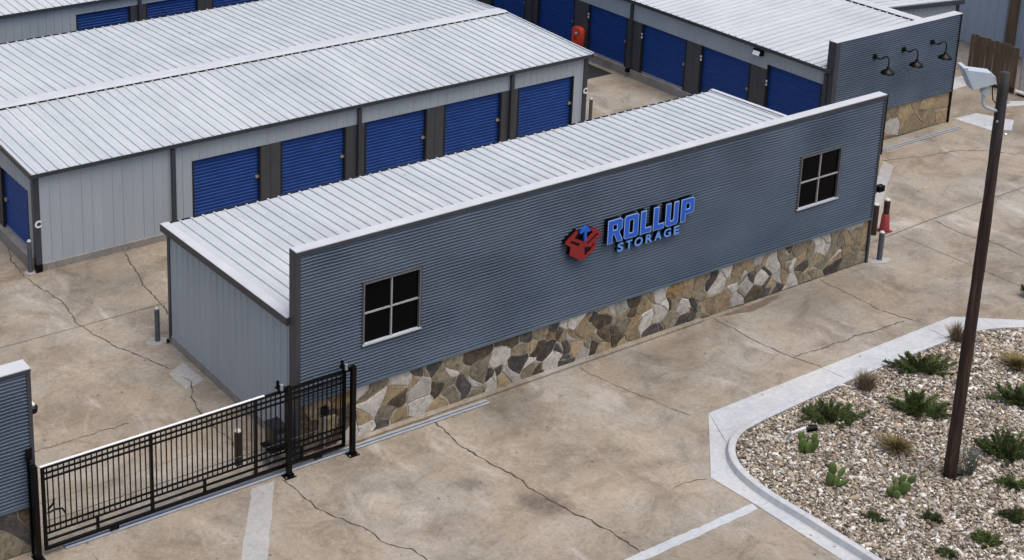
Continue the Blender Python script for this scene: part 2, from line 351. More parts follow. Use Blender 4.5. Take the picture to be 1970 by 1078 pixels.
def rollup(parent, F, s0, s1, z0, z1, latch_side=1, depth=0.09, plate=False):
    d = obj('roll_up_door', curtain(F, s0+0.03, s1-0.03, z0+0.05, z1, depth), 'door', parent)
    obj('bottom_bar', fbox(MB(), F, s0+0.03, s1-0.03, depth-0.03, depth+0.02, z0, z0+0.05), 'galv', d)
    sl_ = s1-0.16 if latch_side > 0 else s0+0.10
    obj('latch', fbox(fbox(MB(), F, sl_, sl_+0.13, depth-0.06, depth-0.018, 1.19, 1.27), F, sl_+0.10, sl_+0.16, depth-0.085, depth-0.05, 1.205, 1.245), 'latch', d)
    if plate:
        for zz in (1.62, 1.74): obj('lock_plate', fbox(MB(), F, s0+0.0, s0+0.06, -0.03, -0.0125, zz, zz+0.07), 'lens', d)
    for a, b_ in ((s0, s0+0.05), (s1-0.05, s1)): obj('door_jamb', fbox(MB(), F, a, b_, -0.012, depth+0.02, z0, z1), 'dark', parent)
    return d
def letter_mesh(polys, extrude, offset=0.0):
    cu = bpy.data.curves.new('letter_outline', 'CURVE'); cu.dimensions = '2D'; cu.fill_mode = 'BOTH'; cu.extrude = extrude; cu.offset = offset
    for P in polys:
        sp_ = cu.splines.new('POLY'); sp_.points.add(len(P)-1); sp_.use_cyclic_u = True
        for q, (x, y) in zip(sp_.points, P): q.co = (x, y, 0, 1)
    return curve_mesh(cu)
def curve_mesh(cu):
    t = bpy.data.objects.new('letter_outline', cu); COL.objects.link(t); bpy.context.view_layer.update()
    dg = bpy.context.evaluated_depsgraph_get(); me = bpy.data.meshes.new_from_object(t.evaluated_get(dg))
    bpy.data.objects.remove(t); bpy.data.curves.remove(cu); return me
def text_mesh(txt, size, extrude, offset=0.0):
    cu = bpy.data.curves.new('text', 'FONT'); cu.body = txt; cu.size = size; cu.extrude = extrude; cu.offset = offset; cu.dimensions = '2D'; cu.fill_mode = 'BOTH'
    return curve_mesh(cu)

# ------------------------------------------------------------------ setting: ground, lot, patches
struct(obj('ground', MB().add([(-250,-250,0), (300,-250,0), (300,300,0), (-250,300,0)], [(0,1,2,3)]), 'ground', origin=(0,0,0)))
GROUND = bpy.data.objects['ground']; WO['ground'] = Vector((0,0,0))
def sheet(name, pts, mat, z=0.004, parent=None):
    return obj(name, MB().add([(x, y, z) for x, y in pts], [tuple(range(len(pts)))]), mat, parent)
struct(sheet('asphalt_lane', [(17.75, 15.24), (22.68, 15.27), (22.68, 60), (-40, 60), (-40, 21.75), (17.75, 21.75)], 'asphalt', 0.004))
struct(sheet('gravel_lot', [(34.0, -60), (120, -60), (120, 90), (34.0, 90)], 'far_lot', 0.004))
def wobble(pts, n=6, amp=0.014):
    out = []
    for i in range(len(pts)):
        a = Vector(pts[i]); b_ = Vector(pts[(i+1) % len(pts)]); k = max(2, int((b_-a).length*n))
        for j in range(k): q = a.lerp(b_, j/k); out.append((q.x+random.uniform(-amp, amp), q.y+random.uniform(-amp, amp)))
    return out
for pts, mt in [([(-1.34,-0.44), (-0.80,-0.44), (-2.30,-2.70), (-4.2,-5.6), (-4.75,-5.3), (-2.72,-2.42)], 'patch_concrete'),
                ([(7.02,-6.26), (6.98,-6.46), (3.9,-6.47), (0.8,-6.44), (0.8,-6.26), (3.8,-6.25)], 'pale_concrete'),
                ([(29.5,5.75), (30.6,5.7), (31.1,4.6), (30.2,4.05), (29.6,4.4)], 'pale_concrete'),
                ([(32.2,8.45), (33.3,8.45), (34.2,8.3), (33.2,7.7), (31.6,7.6)], 'pale_concrete'),
                ([(32.2,6.0), (33.1,5.6), (33.0,5.2), (31.9,5.6)], 'pale_concrete'),
                ([(24.3,4.5), (24.25,4.05), (22.9,3.2), (20.6,1.7), (20.3,1.85), (22.6,3.4)], 'patch_concrete'),
                ([(-0.32,6.36), (0.0,6.2), (-0.05,5.95), (-0.4,5.9), (-0.55,6.15)], 'patch_concrete'),
                ([(18.15,0.08), (18.6,0.02), (18.75,-0.25), (18.45,-0.38), (18.1,-0.2)], 'patch_concrete'),
                ([(-0.72,4.6), (-0.2,4.9), (-0.15,3.9), (-0.7,3.75)], 'patch_concrete'),
                ([(12.2,-0.16), (13.3,-0.42), (13.9,-0.34), (14.5,-0.20), (14.3,-0.12)], 'blotch'),
                ([(2.4,-0.16), (3.3,-0.20), (3.4,-0.14)], 'blotch')]:
    sheet('concrete_patch' if mt != 'blotch' else 'dark_blotch', wobble(pts), mt, 0.0045, GROUND)
# cracks and sawn joints
def ribbon(name, pts, w0, w1, mat, jit, step=0.12, z=0.007):
    P = [Vector(p) for p in pts]; out = []; off = 0
    for a, b_ in zip(P[:-1], P[1:]):
        n = max(1, int((b_-a).length/step))
        for j in range(n):
            q = a.lerp(b_, j/n); t = (b_-a).normalized(); off = off*0.75+random.uniform(-jit, jit)
            out.append((q+Vector((-t.y, t.x))*off, t))
    out.append((P[-1], t)); vs = []; fs = []
    for i, (q, t) in enumerate(out):
        nn = Vector((-t.y, t.x)); wd = random.uniform(w0, w1)*0.5
        if i in (0, len(out)-1): wd *= 0.3
        vs += [(q.x+nn.x*wd, q.y+nn.y*wd, z), (q.x-nn.x*wd, q.y-nn.y*wd, z)]
    for i in range(len(out)-1): fs.append((2*i+1, 2*i+3, 2*i+2, 2*i))
    return obj(name, MB().add(vs, fs), mat, GROUND)
CR = [([(3.32,-0.36),(3.29,-1.27),(3.34,-2.12),(3.54,-2.92),(3.55,-3.26),(3.59,-4.04),(3.72,-4.53),(3.87,-5.14),(3.96,-5.79),(3.97,-6.23)], .022, .046),
 ([(-0.69,-0.50),(-0.57,-1.02),(-0.54,-1.68),(-0.41,-2.07),(-0.16,-2.63),(-0.04,-2.91),(-0.05,-3.39),(0.25,-3.83),(0.35,-4.21),(0.5,-5.2)], .014, .034),
 ([(12.13,-0.16),(12.17,-0.95),(12.22,-1.93),(12.34,-2.79),(12.52,-3.28)], .014, .028),
 ([(12.30,-2.58),(12.97,-2.63),(13.57,-2.67),(14.36,-2.64),(15.08,-2.68),(16.14,-2.77)], .014, .034),
 ([(16.14,-0.1),(16.09,-1.19),(16.08,-2.19),(16.43,-3.24)], .014, .028),
 ([(21.84,0.8),(21.86,-0.37),(22.08,-1.22),(21.97,-2.11)], .014, .03),
 ([(-1.35,13.16),(-1.64,12.2),(-1.69,10.96),(-1.51,9.98),(-1.4,8.75),(-1.56,8.05),(-1.45,7.2),(-1.29,6.5),(-0.97,5.8),(-0.77,5.16),(-0.60,4.76)], .016, .036),
 ([(1.13,11.0),(0.96,10.23),(0.95,9.51),(0.75,9.01),(0.7,8.45),(0.68,7.8),(0.55,7.2)], .022, .045),
 ([(-0.52,4.3),(-0.47,4.0),(-0.72,3.35),(-0.92,2.82),(-0.92,2.57)], .018, .04),
 ([(-0.92,2.4),(-0.8,1.6),(-0.86,0.9)], .014, .03),
 ([(-4.9,3.19),(-3.86,3.17),(-3.03,3.13),(-2.41,3.12)], .008, .02),
 ([(7.69,-0.14),(7.63,-0.54),(7.8,-1.25),(8.04,-2.2),(8.37,-3.18)], .007, .018),
 ([(24.29,4.53),(24.9,4.36),(25.97,4.01),(27.14,3.81),(27.9,3.4),(28.4,2.6)], .014, .034),
 ([(6.0,-5.05),(6.4,-4.98),(6.94,-5.14)], .008, .02),
 ([(18.8,8.0),(20.4,8.3),(22.0,8.1)], .01, .02)]
for pts, a, b_ in CR: ribbon('crack', pts, a*0.55, b_*1.05, 'crack', 0.034, 0.085)
for pts, w_ in [([(-14,7.74),(-2.56,7.79),(-1.47,7.77),(-0.05,7.78),(9,7.72),(22.6,7.7)], .018), ([(-12,11.36),(-1.75,11.25)], .012), ([(18.1,0.66),(19.44,0.72),(21.84,0.83),(24.26,0.86),(34,0.95)], .026),
                ([(11.15,-2.56),(12.2,-2.27)], .008), ([(-5.6,1.35),(-3.0,1.33),(-1.2,1.3)], .010), ([(-14,-6.4),(0.8,-6.36)], .016), ([(-5,-0.62),(-5.2,-6.3)], .012), ([(20.6,-12),(20.2,0.75)], .014)]:
    ribbon('control_joint', pts, w_*0.7, w_*1.2, 'joint', 0.003, 0.3)

# ------------------------------------------------------------------ planter: curb, gutter apron, gravel
INNER = [(24.5,-8.2),(20.6,-6.05),(18.21,-4.74),(17.5,-4.36),(16.88,-4.20),(16.1,-4.16),(14.6,-4.14),(13.48,-4.14),(12.16,-4.18),(11.03,-4.23),(10.23,-4.27),(9.47,-4.31),(8.83,-4.37),(8.41,-4.52),(8.05,-4.78),(7.81,-5.07),(7.63,-5.47),(7.55,-5.97),(7.53,-6.38),(7.55,-6.84),(7.58,-7.28),(7.63,-9.04),(7.7,-14.0)]
def smooth_path(P, it=2):
    for _ in range(it):
        Q = [P[0]]
        for a, b_ in zip(P[:-1], P[1:]):
            Q += [(0.75*a[0]+0.25*b_[0], 0.75*a[1]+0.25*b_[1]), (0.25*a[0]+0.75*b_[0], 0.25*a[1]+0.75*b_[1])]
        P = Q+[P[-1]]
    return P
INNER = smooth_path(INNER, 2)
def offset_path(P, d):
    out = []
    for i, p in enumerate(P):
        a = Vector(P[max(i-1, 0)]); b_ = Vector(P[min(i+1, len(P)-1)]); t = (b_-a).normalized()
        out.append((p[0]+t.y*d, p[1]-t.x*d))       # right-hand side of travel is outward
    return out
tst = offset_path(INNER, 0.1); SGN = 1 if tst[len(tst)//2][0] < INNER[len(tst)//2][0] else -1
prof = [(0.0, 0.04), (0.0, 0.138), (0.02, 0.15), (0.125, 0.15), (0.15, 0.14), (0.20, 0.02), (0.23, 0.012)]
rows = [[(x, y, z) for x, y in offset_path(INNER, SGN*d)] for d, z in prof]
vs = [p for r_ in rows for p in r_]; n_ = len(INNER); fs = []
for i in range(len(prof)-1):
    for j in range(n_-1): fs.append((i*n_+j, i*n_+j+1, (i+1)*n_+j+1, (i+1)*n_+j))
struct(obj('curb', MB().add(vs, fs), 'pale_concrete', smooth=False))
CURB = bpy.data.objects['curb']
OUTER = [(25.4,-8.0),(20.3,-5.2),(18.65,-4.30),(17.32,-3.27),(12.15,-3.29),(8.76,-3.32),(6.97,-5.16),(7.05,-6.36),(7.11,-8.5),(7.2,-14.0)]
inn = offset_path(INNER, SGN*0.16)
def resample(P, n):
    P = [Vector(p) for p in P]; d = [0]
    for a, b_ in zip(P[:-1], P[1:]): d.append(d[-1]+(b_-a).length)
    out = []; k = 0
    for i in range(n):
        t = d[-1]*i/(n-1)
        while k < len(P)-2 and d[k+1] < t: k += 1
        out.append(P[k].lerp(P[k+1], (t-d[k])/(d[k+1]-d[k]) if d[k+1] > d[k] else 0))
    return out
poly = [(x, y, 0.010) for x, y in OUTER] + [(x, y, 0.010) for x, y in reversed(inn)]
ap = obj('gutter_apron', MB().add(poly, [tuple(range(len(poly)))]), 'pale_concrete'); struct(ap)
for a, b_ in [((8.76,-3.34), (8.18,-4.45)), ((12.52,-3.32), (12.6,-3.95)), ((7.06,-6.42), (7.40,-6.42)), ((16.3,-3.32), (16.3,-3.95))]:
    ribbon('control_joint', [a, b_], .010, .016, 'joint', 0.001, 0.3, z=0.013)
bed = [(x, y, 0.085) for x, y in offset_path(INNER, -SGN*0.0)] + [(24.5, -14.0, 0.085)]
struct(obj('gravel_bed', MB().add(bed, [tuple(range(len(bed)))]), 'bed'))
# pebbles
def in_poly(X, Y, P):
    c = np.zeros(len(X), bool); n = len(P)
    for i in range(n):
        x0, y0 = P[i][:2]; x1, y1 = P[(i+1) % n][:2]
        k = ((y0 > Y) != (y1 > Y)) & (X < (x1-x0)*(Y-y0)/((y1-y0) if y1 != y0 else 1e-9)+x0); c ^= k
    return c
bedp = [(x, y) for x, y in offset_path(INNER, -SGN*0.03)] + [(24.5, -14.0)]
K = 96000
X = rng.uniform(7.4, 21.5, K); Y = rng.uniform(-11.0, -4.1, K)
keep = in_poly(X, Y, bedp) & ((X-7.4)*0.0 + (Y+11.4) > (X-12.5)*0.0) & (Y > -10.9+0.33*np.maximum(0, X-11)) ; X = X[keep]; Y = Y[keep]; n = len(X)
t_ = (1+5**.5)/2
ico_v = np.array([(-1,t_,0),(1,t_,0),(-1,-t_,0),(1,-t_,0),(0,-1,t_),(0,1,t_),(0,-1,-t_),(0,1,-t_),(t_,0,-1),(t_,0,1),(-t_,0,-1),(-t_,0,1)], float); ico_v /= np.linalg.norm(ico_v[0])
ico_f = np.array([(0,11,5),(0,5,1),(0,1,7),(0,7,10),(0,10,11),(1,5,9),(5,11,4),(11,10,2),(10,7,6),(7,1,8),(3,9,4),(3,4,2),(3,2,6),(3,6,8),(3,8,9),(4,9,5),(2,4,11),(6,2,10),(8,6,7),(9,8,1)])
base = np.exp(rng.normal(math.log(0.0235), 0.40, n)); el = rng.uniform(1.0, 3.6, n)
sx_ = base*np.sqrt(el); sy_ = base/np.sqrt(el)*rng.uniform(0.8, 1.1, n); sz_ = base*rng.uniform(0.45, 0.8, n)
th = rng.uniform(0, 2*math.pi, n); tl = rng.normal(0, 0.28, n)
V = ico_v[None]*np.stack([sx_, sy_, sz_], 1)[:, None, :]*rng.uniform(0.82, 1.15, (n, 12, 1))
x_, z_ = V[..., 0].copy(), V[..., 2].copy(); V[..., 0] = x_*np.cos(tl)[:, None]-z_*np.sin(tl)[:, None]; V[..., 2] = x_*np.sin(tl)[:, None]+z_*np.cos(tl)[:, None]
x_, y_ = V[..., 0].copy(), V[..., 1].copy(); V[..., 0] = x_*np.cos(th)[:, None]-y_*np.sin(th)[:, None]; V[..., 1] = x_*np.sin(th)[:, None]+y_*np.cos(th)[:, None]
V += np.stack([X, Y, 0.088+sz_*0.5+rng.uniform(0, 0.022, n)], 1)[:, None, :]
FI = (ico_f[None]+(np.arange(n)*12)[:, None, None]).reshape(-1, 3)
me = bpy.data.meshes.new('gravel'); me.vertices.add(n*12); me.vertices.foreach_set('co', V.reshape(-1).astype(np.float32))
me.loops.add(len(FI)*3); me.loops.foreach_set('vertex_index', FI.reshape(-1).astype(np.int32))
me.polygons.add(len(FI)); me.polygons.foreach_set('loop_start', (np.arange(len(FI))*3).astype(np.int32)); me.polygons.foreach_set('loop_total', np.full(len(FI), 3, np.int32))
me.update(calc_edges=True); me.materials.append(M['pebble'])
go = bpy.data.objects.new('gravel', me); COL.objects.link(go); struct(go, 'stuff'); tag(go, 'mixed pale and brown pebbles covering the planter bed', 'gravel')

# ------------------------------------------------------------------ stone veneer
def voronoi_cells(x0, x1, z0, z1, cw, ch, gap, rnd):
    sites = []
    nx = max(2, int((x1-x0)/cw)); nz = max(2, int((z1-z0)/ch))
    for i in range(nx):
        for j in range(nz):
            if rnd.random() < 0.26: continue
            sites.append((x0+(i+0.5+rnd.uniform(-.48, .48))*(x1-x0)/nx, z0+(j+0.5+rnd.uniform(-.48, .48))*(z1-z0)/nz, rnd.uniform(-0.03, 0.03)))
            if rnd.random() < 0.26: sites.append((sites[-1][0]+rnd.uniform(-.16, .16), min(z1-.03, max(z0+.03, sites[-1][1]+rnd.uniform(-.16, .16))), -0.012))
    out = []
    for i, (px, pz, pw) in enumerate(sites):
        P = [(x0, z0), (x1, z0), (x1, z1), (x0, z1)]
        for j, (qx, qz, qw) in enumerate(sites):
            if i == j: continue
            dx, dz = qx-px, qz-pz; L = math.hypot(dx, dz)
            if L > 2.0 or L < 1e-6: continue
            nx_, nz_ = dx/L, dz/L; c = (px*nx_+pz*nz_) + (L*L + pw - qw)/(2*L) - gap
            Q = []
            for k in range(len(P)):
                a, b_ = P[k], P[(k+1) % len(P)]; da = a[0]*nx_+a[1]*nz_-c; db = b_[0]*nx_+b_[1]*nz_-c
                if da <= 0: Q.append(a)
                if (da < 0) != (db < 0) and da != db:
                    t = da/(da-db); Q.append((a[0]+(b_[0]-a[0])*t, a[1]+(b_[1]-a[1])*t))
            P = Q
            if len(P) < 3: break
        if len(P) < 3: continue
        A = 0.5*sum(P[k][0]*P[(k+1) % len(P)][1]-P[(k+1) % len(P)][0]*P[k][1] for k in range(len(P)))
        if A < 0.006: continue
        out.append(P)
    return out
def stone_wall(parent, F, s0, s1, z0, z1, seed, weights, cw=0.335, ch=0.30, lim=300):
    rnd = random.Random(seed)
    obj('mortar', fbox(MB(), F, s0, s1, -0.006, 0.08, z0-0.0, z1), 'mortar', parent)
    def warp(p):
        x, z = p
        return (x + 0.10*math.sin(4.1*z+1.9*x+seed) + 0.035*math.sin(11*z-3*x), z + 0.055*math.sin(4.3*x+seed*2) + 0.022*math.sin(9.7*x+6*z))
    cells = voronoi_cells(s0, s1, z0, z1, cw, ch, 0.0125, rnd)[:lim]
    for P in cells:
        # cut corners
        Q = []
        for k in range(len(P)):
            a, b_ = P[k], P[(k+1) % len(P)]; r_ = rnd.uniform(0.02, 0.08)
            Q.append((a[0]+(b_[0]-a[0])*r_, a[1]+(b_[1]-a[1])*r_)); r_ = rnd.uniform(0.02, 0.08)
            if math.hypot(b_[0]-a[0], b_[1]-a[1]) > 0.22: 
                
                for tt in (0.36, 0.64): Q.append((a[0]+(b_[0]-a[0])*tt+rnd.uniform(-.013, .013), a[1]+(b_[1]-a[1])*tt+rnd.uniform(-.013, .013)))
            Q.append((b_[0]-(b_[0]-a[0])*r_, b_[1]-(b_[1]-a[1])*r_))
        def wp(p):
            q = warp(p); ez = min(1, (p[1]-z0)/0.12, (z1-p[1])/0.12); ex = min(1, (p[0]-s0)/0.12, (s1-p[0])/0.12); e = max(0, min(ez, ex))
            return (min(s1, max(s0, p[0]+(q[0]-p[0])*e)), min(z1-.004, max(z0+.004, p[1]+(q[1]-p[1])*e)))
        Q = [wp(p) for p in Q]; n = len(Q)
        cx_ = sum(p[0] for p in Q)/n; cz_ = sum(p[1] for p in Q)/n
        dep = rnd.uniform(0.018, 0.036); tx, tz = rnd.uniform(-.03, .03), rnd.uniform(-.03, .03)
        vs = [F.p(x, 0.0, z) for x, z in Q]; 
        vs += [F.p(x, -dep+0.007, z) for x, z in Q]
        ins = 0.014
        R3 = []
        for x, z in Q:
            L = math.hypot(x-cx_, z-cz_) or 1; k = max(0.3, 1-ins/L); xx, zz = cx_+(x-cx_)*k, cz_+(z-cz_)*k
            R3.append(F.p(xx, -dep - (xx-cx_)*tx - (zz-cz_)*tz + rnd.uniform(-.003, .003), zz))
        vs += R3 + [F.p(cx_, -dep-0.006, cz_)]; fs = []
        for k in range(n):
            l = (k+1) % n; fs += [(k, l, n+l, n+k), (n+k, n+l, 2*n+l, 2*n+k), (2*n+k, 2*n+l, 3*n)]
        mats, ws = zip(*weights(cx_).items())
        obj('stone', MB().add(vs, fs), rnd.choices(mats, ws)[0], parent, origin=F.p(cx_, 0, cz_))

# ------------------------------------------------------------------ corrugated cladding
def corr(mb, F, s0, s1, z0, z1, pitch=0.0735, a=0.024, d=-0.055, sub=6, zref=0.0):
    k0 = math.ceil((z0-zref)/(pitch/sub)); k1 = math.floor((z1-zref)/(pitch/sub))
    Z = [z0]+[zref+k*pitch/sub for k in range(k0, k1+1) if z0+1e-4 < zref+k*pitch/sub < z1-1e-4]+[z1]
    ns = max(1, int((s1-s0)/0.13)); vs = []; fs = []
    for z in Z:
        ph = 2*math.pi*(z-zref)/pitch
        for i in range(ns+1):
            s_ = s0+(s1-s0)*i/ns
            nz = mnoise.noise(Vector((s_*1.5, z*2.6, d))); nz2 = mnoise.noise(Vector((s_*0.6+9, z*1.1, d)))
            zz = z + (0.0 if z in (z0, z1) else 0.019*nz + 0.014*nz2)
            vs.append(F.p(s_, d - a*(0.98+0.55*nz2)*math.cos(ph) + 0.005*nz2, zz))
    w_ = ns+1
    for r_ in range(len(Z)-1):
        for i in range(ns): q = r_*w_+i; fs.append((q, q+1, q+w_+1, q+w_))
    return mb.add(vs, fs)
def window_part(parent, F, s0, s1, z0, z1):
    fr = MB(); t = 0.036
    fbox(fr, F, s0, s1, -0.085, 0.02, z1-t, z1); fbox(fr, F, s0, s0+t, -0.085, 0.02, z0+t, z1-t); fbox(fr, F, s1-t, s1, -0.085, 0.02, z0+t, z1-t)
    wdw = obj('window', fr, 'window_frame', parent)
    sm, zm = (s0+s1)/2, (z0+z1)/2
    obj('mullion', fbox(MB(), F, sm-0.016, sm+0.016, -0.055, 0.0, z0+t, z1-t), 'mullion', wdw)
    mb = MB(); fbox(mb, F, s0+t, sm-0.024, -0.050, 0.0, zm-0.016, zm+0.016); fbox(mb, F, sm+0.024, s1-t, -0.050, 0.0, zm-0.016, zm+0.016); obj('transom', mb, 'mullion', wdw)
    for a, b_ in ((s0+t, sm-0.022), (sm+0.022, s1-t)):
        for c_, d_ in ((z0+t, zm-0.02), (zm+0.02, z1-t)): obj('pane', fbox(MB(), F, a, b_, -0.02, 0.005, c_, d_), 'glass', wdw)
    obj('sill', fbox(MB(), F, s0-0.02, s1+0.02, -0.105, 0.02, z0-0.0, z0+t-0.001), 'sill', wdw)
    mb = MB(); fbox(mb, F, s0-0.03, s1+0.03, -0.078, -0.03, z1+0.001, z1+0.03); fbox(mb, F, s0-0.03, s0-0.001, -0.078, -0.03, z0, z1); fbox(mb, F, s1+0.001, s1+0.03, -0.078, -0.03, z0, z1)
    fbox(mb, F, s0-0.03, s1+0.03, -0.078, -0.03, z0-0.045, z0-0.001); obj('casing', mb, 'trim', wdw)
def dashes(parent, p0, ax, nrm, total, pitch, z, hh=0.045):
    """dark foam closures between ribs under a ridge cap"""
    mb = MB(); n = round(total/pitch); ax = Vector(ax); nrm = Vector(nrm)
    for i in range(n+1):
        a = max(0, (i-0.5)*pitch+0.045); b_ = min(total, (i+0.5)*pitch-0.045)
        if b_-a < 0.03: continue
        P = [Vector(p0)+ax*a, Vector(p0)+ax*b_]; q = [P[0], P[1], P[1]+nrm*0.02, P[0]+nrm*0.02]
        mb.hexa([(v.x, v.y, z) for v in q]+[(v.x, v.y, z+hh) for v in q])
    struct(obj('ridge_closure', mb, 'dark', parent), 'stuff')

# ------------------------------------------------------------------ OFFICE building (front)
L, H, ST, D, HF, HR = 18.0, 4.828, 1.294, 5.912, 3.214, 3.05
off = thing('office_building', 'long low building with slate corrugated parapet front, two windows and stone base', 'building', (0, 0, 0))
F0 = Fr((0, 0), 0)
W1, W2, WZ = (1.584, 3.077), (14.946, 16.465), (2.243, 3.712)
cl = MB(); z0c, z1c = ST+0.03, H-0.02
for a, b_ in ((0.036, W1[0]-0.03), (W1[1]+0.03, W2[0]-0.03), (W2[1]+0.03, L-0.04)): corr(cl, F0, a, b_, z0c, z1c)
for ww in (W1, W2):
    corr(cl, F0, ww[0]-0.03, ww[1]+0.03, z0c, WZ[0]-0.045); corr(cl, F0, ww[0]-0.03, ww[1]+0.03, WZ[1]+0.03, z1c)
obj('corrugated_cladding', cl, 'clad', off, smooth=True)
bk = MB()
for a, b_ in ((0.1, W1[0]+0.02), (W1[1]-0.02, W2[0]+0.02), (W2[1]-0.02, L-0.02)): fbox(bk, F0, a, b_, 0.03, 0.17, ST, H-0.03)
for ww in (W1, W2): fbox(bk, F0, ww[0]+0.02, ww[1]-0.02, 0.03, 0.17, ST, WZ[0]+0.02); fbox(bk, F0, ww[0]+0.02, ww[1]-0.02, 0.03, 0.17, WZ[1]-0.02, H-0.03)
fbox(bk, F0, 0.1, L-0.02, 0.085, 0.17, 0.0, ST)
obj('parapet_wall', bk, 'trim', off)
for ww in (W1, W2): window_part(off, F0, ww[0], ww[1], WZ[0], WZ[1])
obj('parapet_cap', fbox(fbox(MB(), F0, -0.07, L+0.03, -0.085, 0.18, H, H+0.018), F0, -0.07, L+0.03, 0.166, 0.18, H-0.12, H), 'cap', off)
obj('cap_fascia', fbox(MB(), F0, -0.07, L+0.03, -0.088, -0.072, H-0.085, H-0.001), 'trim', off)
obj('corner_trim', fbox(MB(), F0, -0.07, 0.035, -0.082, 0.20, 0.0, H-0.002), 'trim', off)
obj('corner_trim', fbox(MB(), F0, L-0.045, L+0.02, -0.082, 0.20, 0.0, H-0.003), 'trim', off)
obj('drip_trim', fbox(MB(), F0, 0.036, L-0.046, -0.088, 0.02, ST-0.01, ST+0.045), 'clad', off)
obj('downspout', fbox(MB(), F0, L+0.021, L+0.17, -0.02, 0.12, 3.10, H-0.03), 'black', off)
def w_office(x):
    k = max(0, min(1, (x-1)/15))
    return {'st_dark': 3.0*(1-k)+0.7*k, 'st_char': 2.2*(1-k)+0.7*k, 'st_tan': 2.2+1.0*k, 'st_ochre': 0.25, 'st_white': 3.0, 'st_grey': 1.2+2.0*k}
stone_wall(off, F0, 0.036, L-0.046, 0.02, ST-0.012, 11, w_office)
obj('footing', fbox(MB(), F0, 0.12, 11.8, -0.17, -0.007, 0.0, 0.055), 'ground', off)
# left side wall
FL = Fr((0, D), -math.pi/2)                # s runs from the rear corner to the front
obj('stem_wall', fbox(MB(), FL, 0.0, D-0.21, -0.03, 0.17, 0.0, 0.22), 'stem', off)
panels(off, FL, 0.10, D-0.21, 0.22, HR-0.06, HF-0.06, width=0.85, pitch=0.283, h=0.02, bw=0.055)
obj('corner_trim', fbox(MB(), FL, -0.02, 0.10, -0.035, 0.1, 0.12, HR-0.05), 'trim', off)
FB = Fr((L, D), math.pi); obj('rear_wall', fbox(MB(), FB, 0.0, L, 0.0, 0.05, 0.0, HR-0.03), 'wall_metal', off)
FRr = Fr((L, 0.2), math.pi/2); obj('right_wall', MB().hexa([FRr.p(0,0,0), FRr.p(D-0.25,0,0), FRr.p(D-0.25,0.05,0), FRr.p(0,0.05,0), FRr.p(0,0,HF-0.03), FRr.p(D-0.25,0,HR-0.03), FRr.p(D-0.25,0.05,HR-0.03), FRr.p(0,0.05,HF-0.03)]), 'wall_metal', off)
# roof: falls to the rear
sl0 = Vector((0, D+0.12-0.20, HR-HF-0.004))
roof_run(off, (L+0.05, D+0.12, HR), (-1, 0, 0), L+0.12, (0, -(D-0.09), HF-HR+0.002))
rk = MB()
def sloped(mb, x0, x1, ya, yb, za, zb, h): return mb.hexa([(x0,ya,za-h), (x1,ya,za-h), (x1,yb,zb-h), (x0,yb,zb-h), (x0,ya,za), (x1,ya,za), (x1,yb,zb), (x0,yb,zb)])
obj('rake_trim', sloped(MB(), -0.135, -0.072, 0.205, D+0.16, HF+0.03, HR+0.03, 0.17), 'trim', off)
obj('rake_flashing', sloped(MB(), -0.134, 0.085, 0.215, D+0.15, HF+0.050, HR+0.050, 0.018), 'cap', off)
obj('rake_flashing', sloped(MB(), L-0.03, L+0.10, 0.23, D+0.15, HF+0.050, HR+0.050, 0.018), 'cap', off)
obj('rear_gutter', MB().box(-0.06, L+0.08, D+0.125, D+0.20, HR-0.13, HR-0.012), 'trim', off)
dashes(off, (-0.07, D+0.123, 0), (1,0,0), (0,1,0), L+0.12, (L+0.12)/60, HR-0.012, 0.05)
obj('hose_bib', MB().tube([(-0.05, D-0.02, 0.06), (-0.11, D, 0.06)], 0.05, 8), 'black', off)

# ------------------------------------------------------------------ generic storage building pieces
def eave(parent, F, s0, s1, z, dep=0.13, h=0.13):
    obj('eave_gutter', fbox(MB(), F, s0, s1, -dep, 0.0, z-h, z-0.012), 'trim', parent)
def downspout(parent, F, s_, z0, z1):
    o = obj('downspout', fbox(MB(), F, s_-0.055, s_+0.055, -0.11, -0.018, z0+0.05, z1), 'trim', parent)
    obj('spout_boot', fbox(MB(), F, s_-0.065, s_+0.065, -0.17, -0.03, z0-0.10, z0+0.05), 'black', o)
def pier(parent, F, s0, s1, z0, z1):
    obj('door_pier', vpanel(F, s0, s1, z0, z1, pitch=0.32, h=0.014, bw=0.03, phase=((s0+s1)/2/0.32) % 1.0), 'pier', parent)
def door_wall(parent, F, s_end, z0, zt, doors, spouts=(), s_start=0.0, stem=0.2, latch=1, plate=False):
    """doors: (s0, s1, top).  header above, dark piers between close doors, pale panels elsewhere"""
    obj('stem_wall', fbox(MB(), F, s_start, s_end, -0.05, 0.12, 0.0, stem), 'stem', parent)
    obj('inner_liner', fbox(MB(), F, s_start+0.02, s_end-0.02, 0.125, 0.16, 0.0, zt), 'dark', parent)
    cur = s_start
    for i, (a, b_, top) in enumerate(doors):
        if a-cur > 1.0 or i == 0: panels(parent, F, cur, a, stem, zt)
        else:
            pier(parent, F, cur, a, stem, min(top, doors[i-1][2]))
            panels(parent, F, cur, a, min(top, doors[i-1][2]), zt, width=0.7)
        rollup(parent, F, a, b_, stem+0.01, top, latch, plate=plate)
        panels(parent, F, a, b_, top, zt, width=0.75, pitch=0.25, bw=0.04, h=0.012)
        cur = b_
    if s_end-cur > 0.02: panels(parent, F, cur, s_end, stem, zt)
    for s_ in spouts: downspout(parent, F, s_, stem, zt-0.06)
def cletter(parent, F, s_, z):
    me = text_mesh('C', 0.26, 0.006, 0.012); me.materials.append(M['white_paint'])
    o = link('building_letter', me, F.p(s_-0.09, -0.05, z), parent); a = math.atan2(F.s.y, F.s.x); o.rotation_euler = (math.pi/2, 0, a)

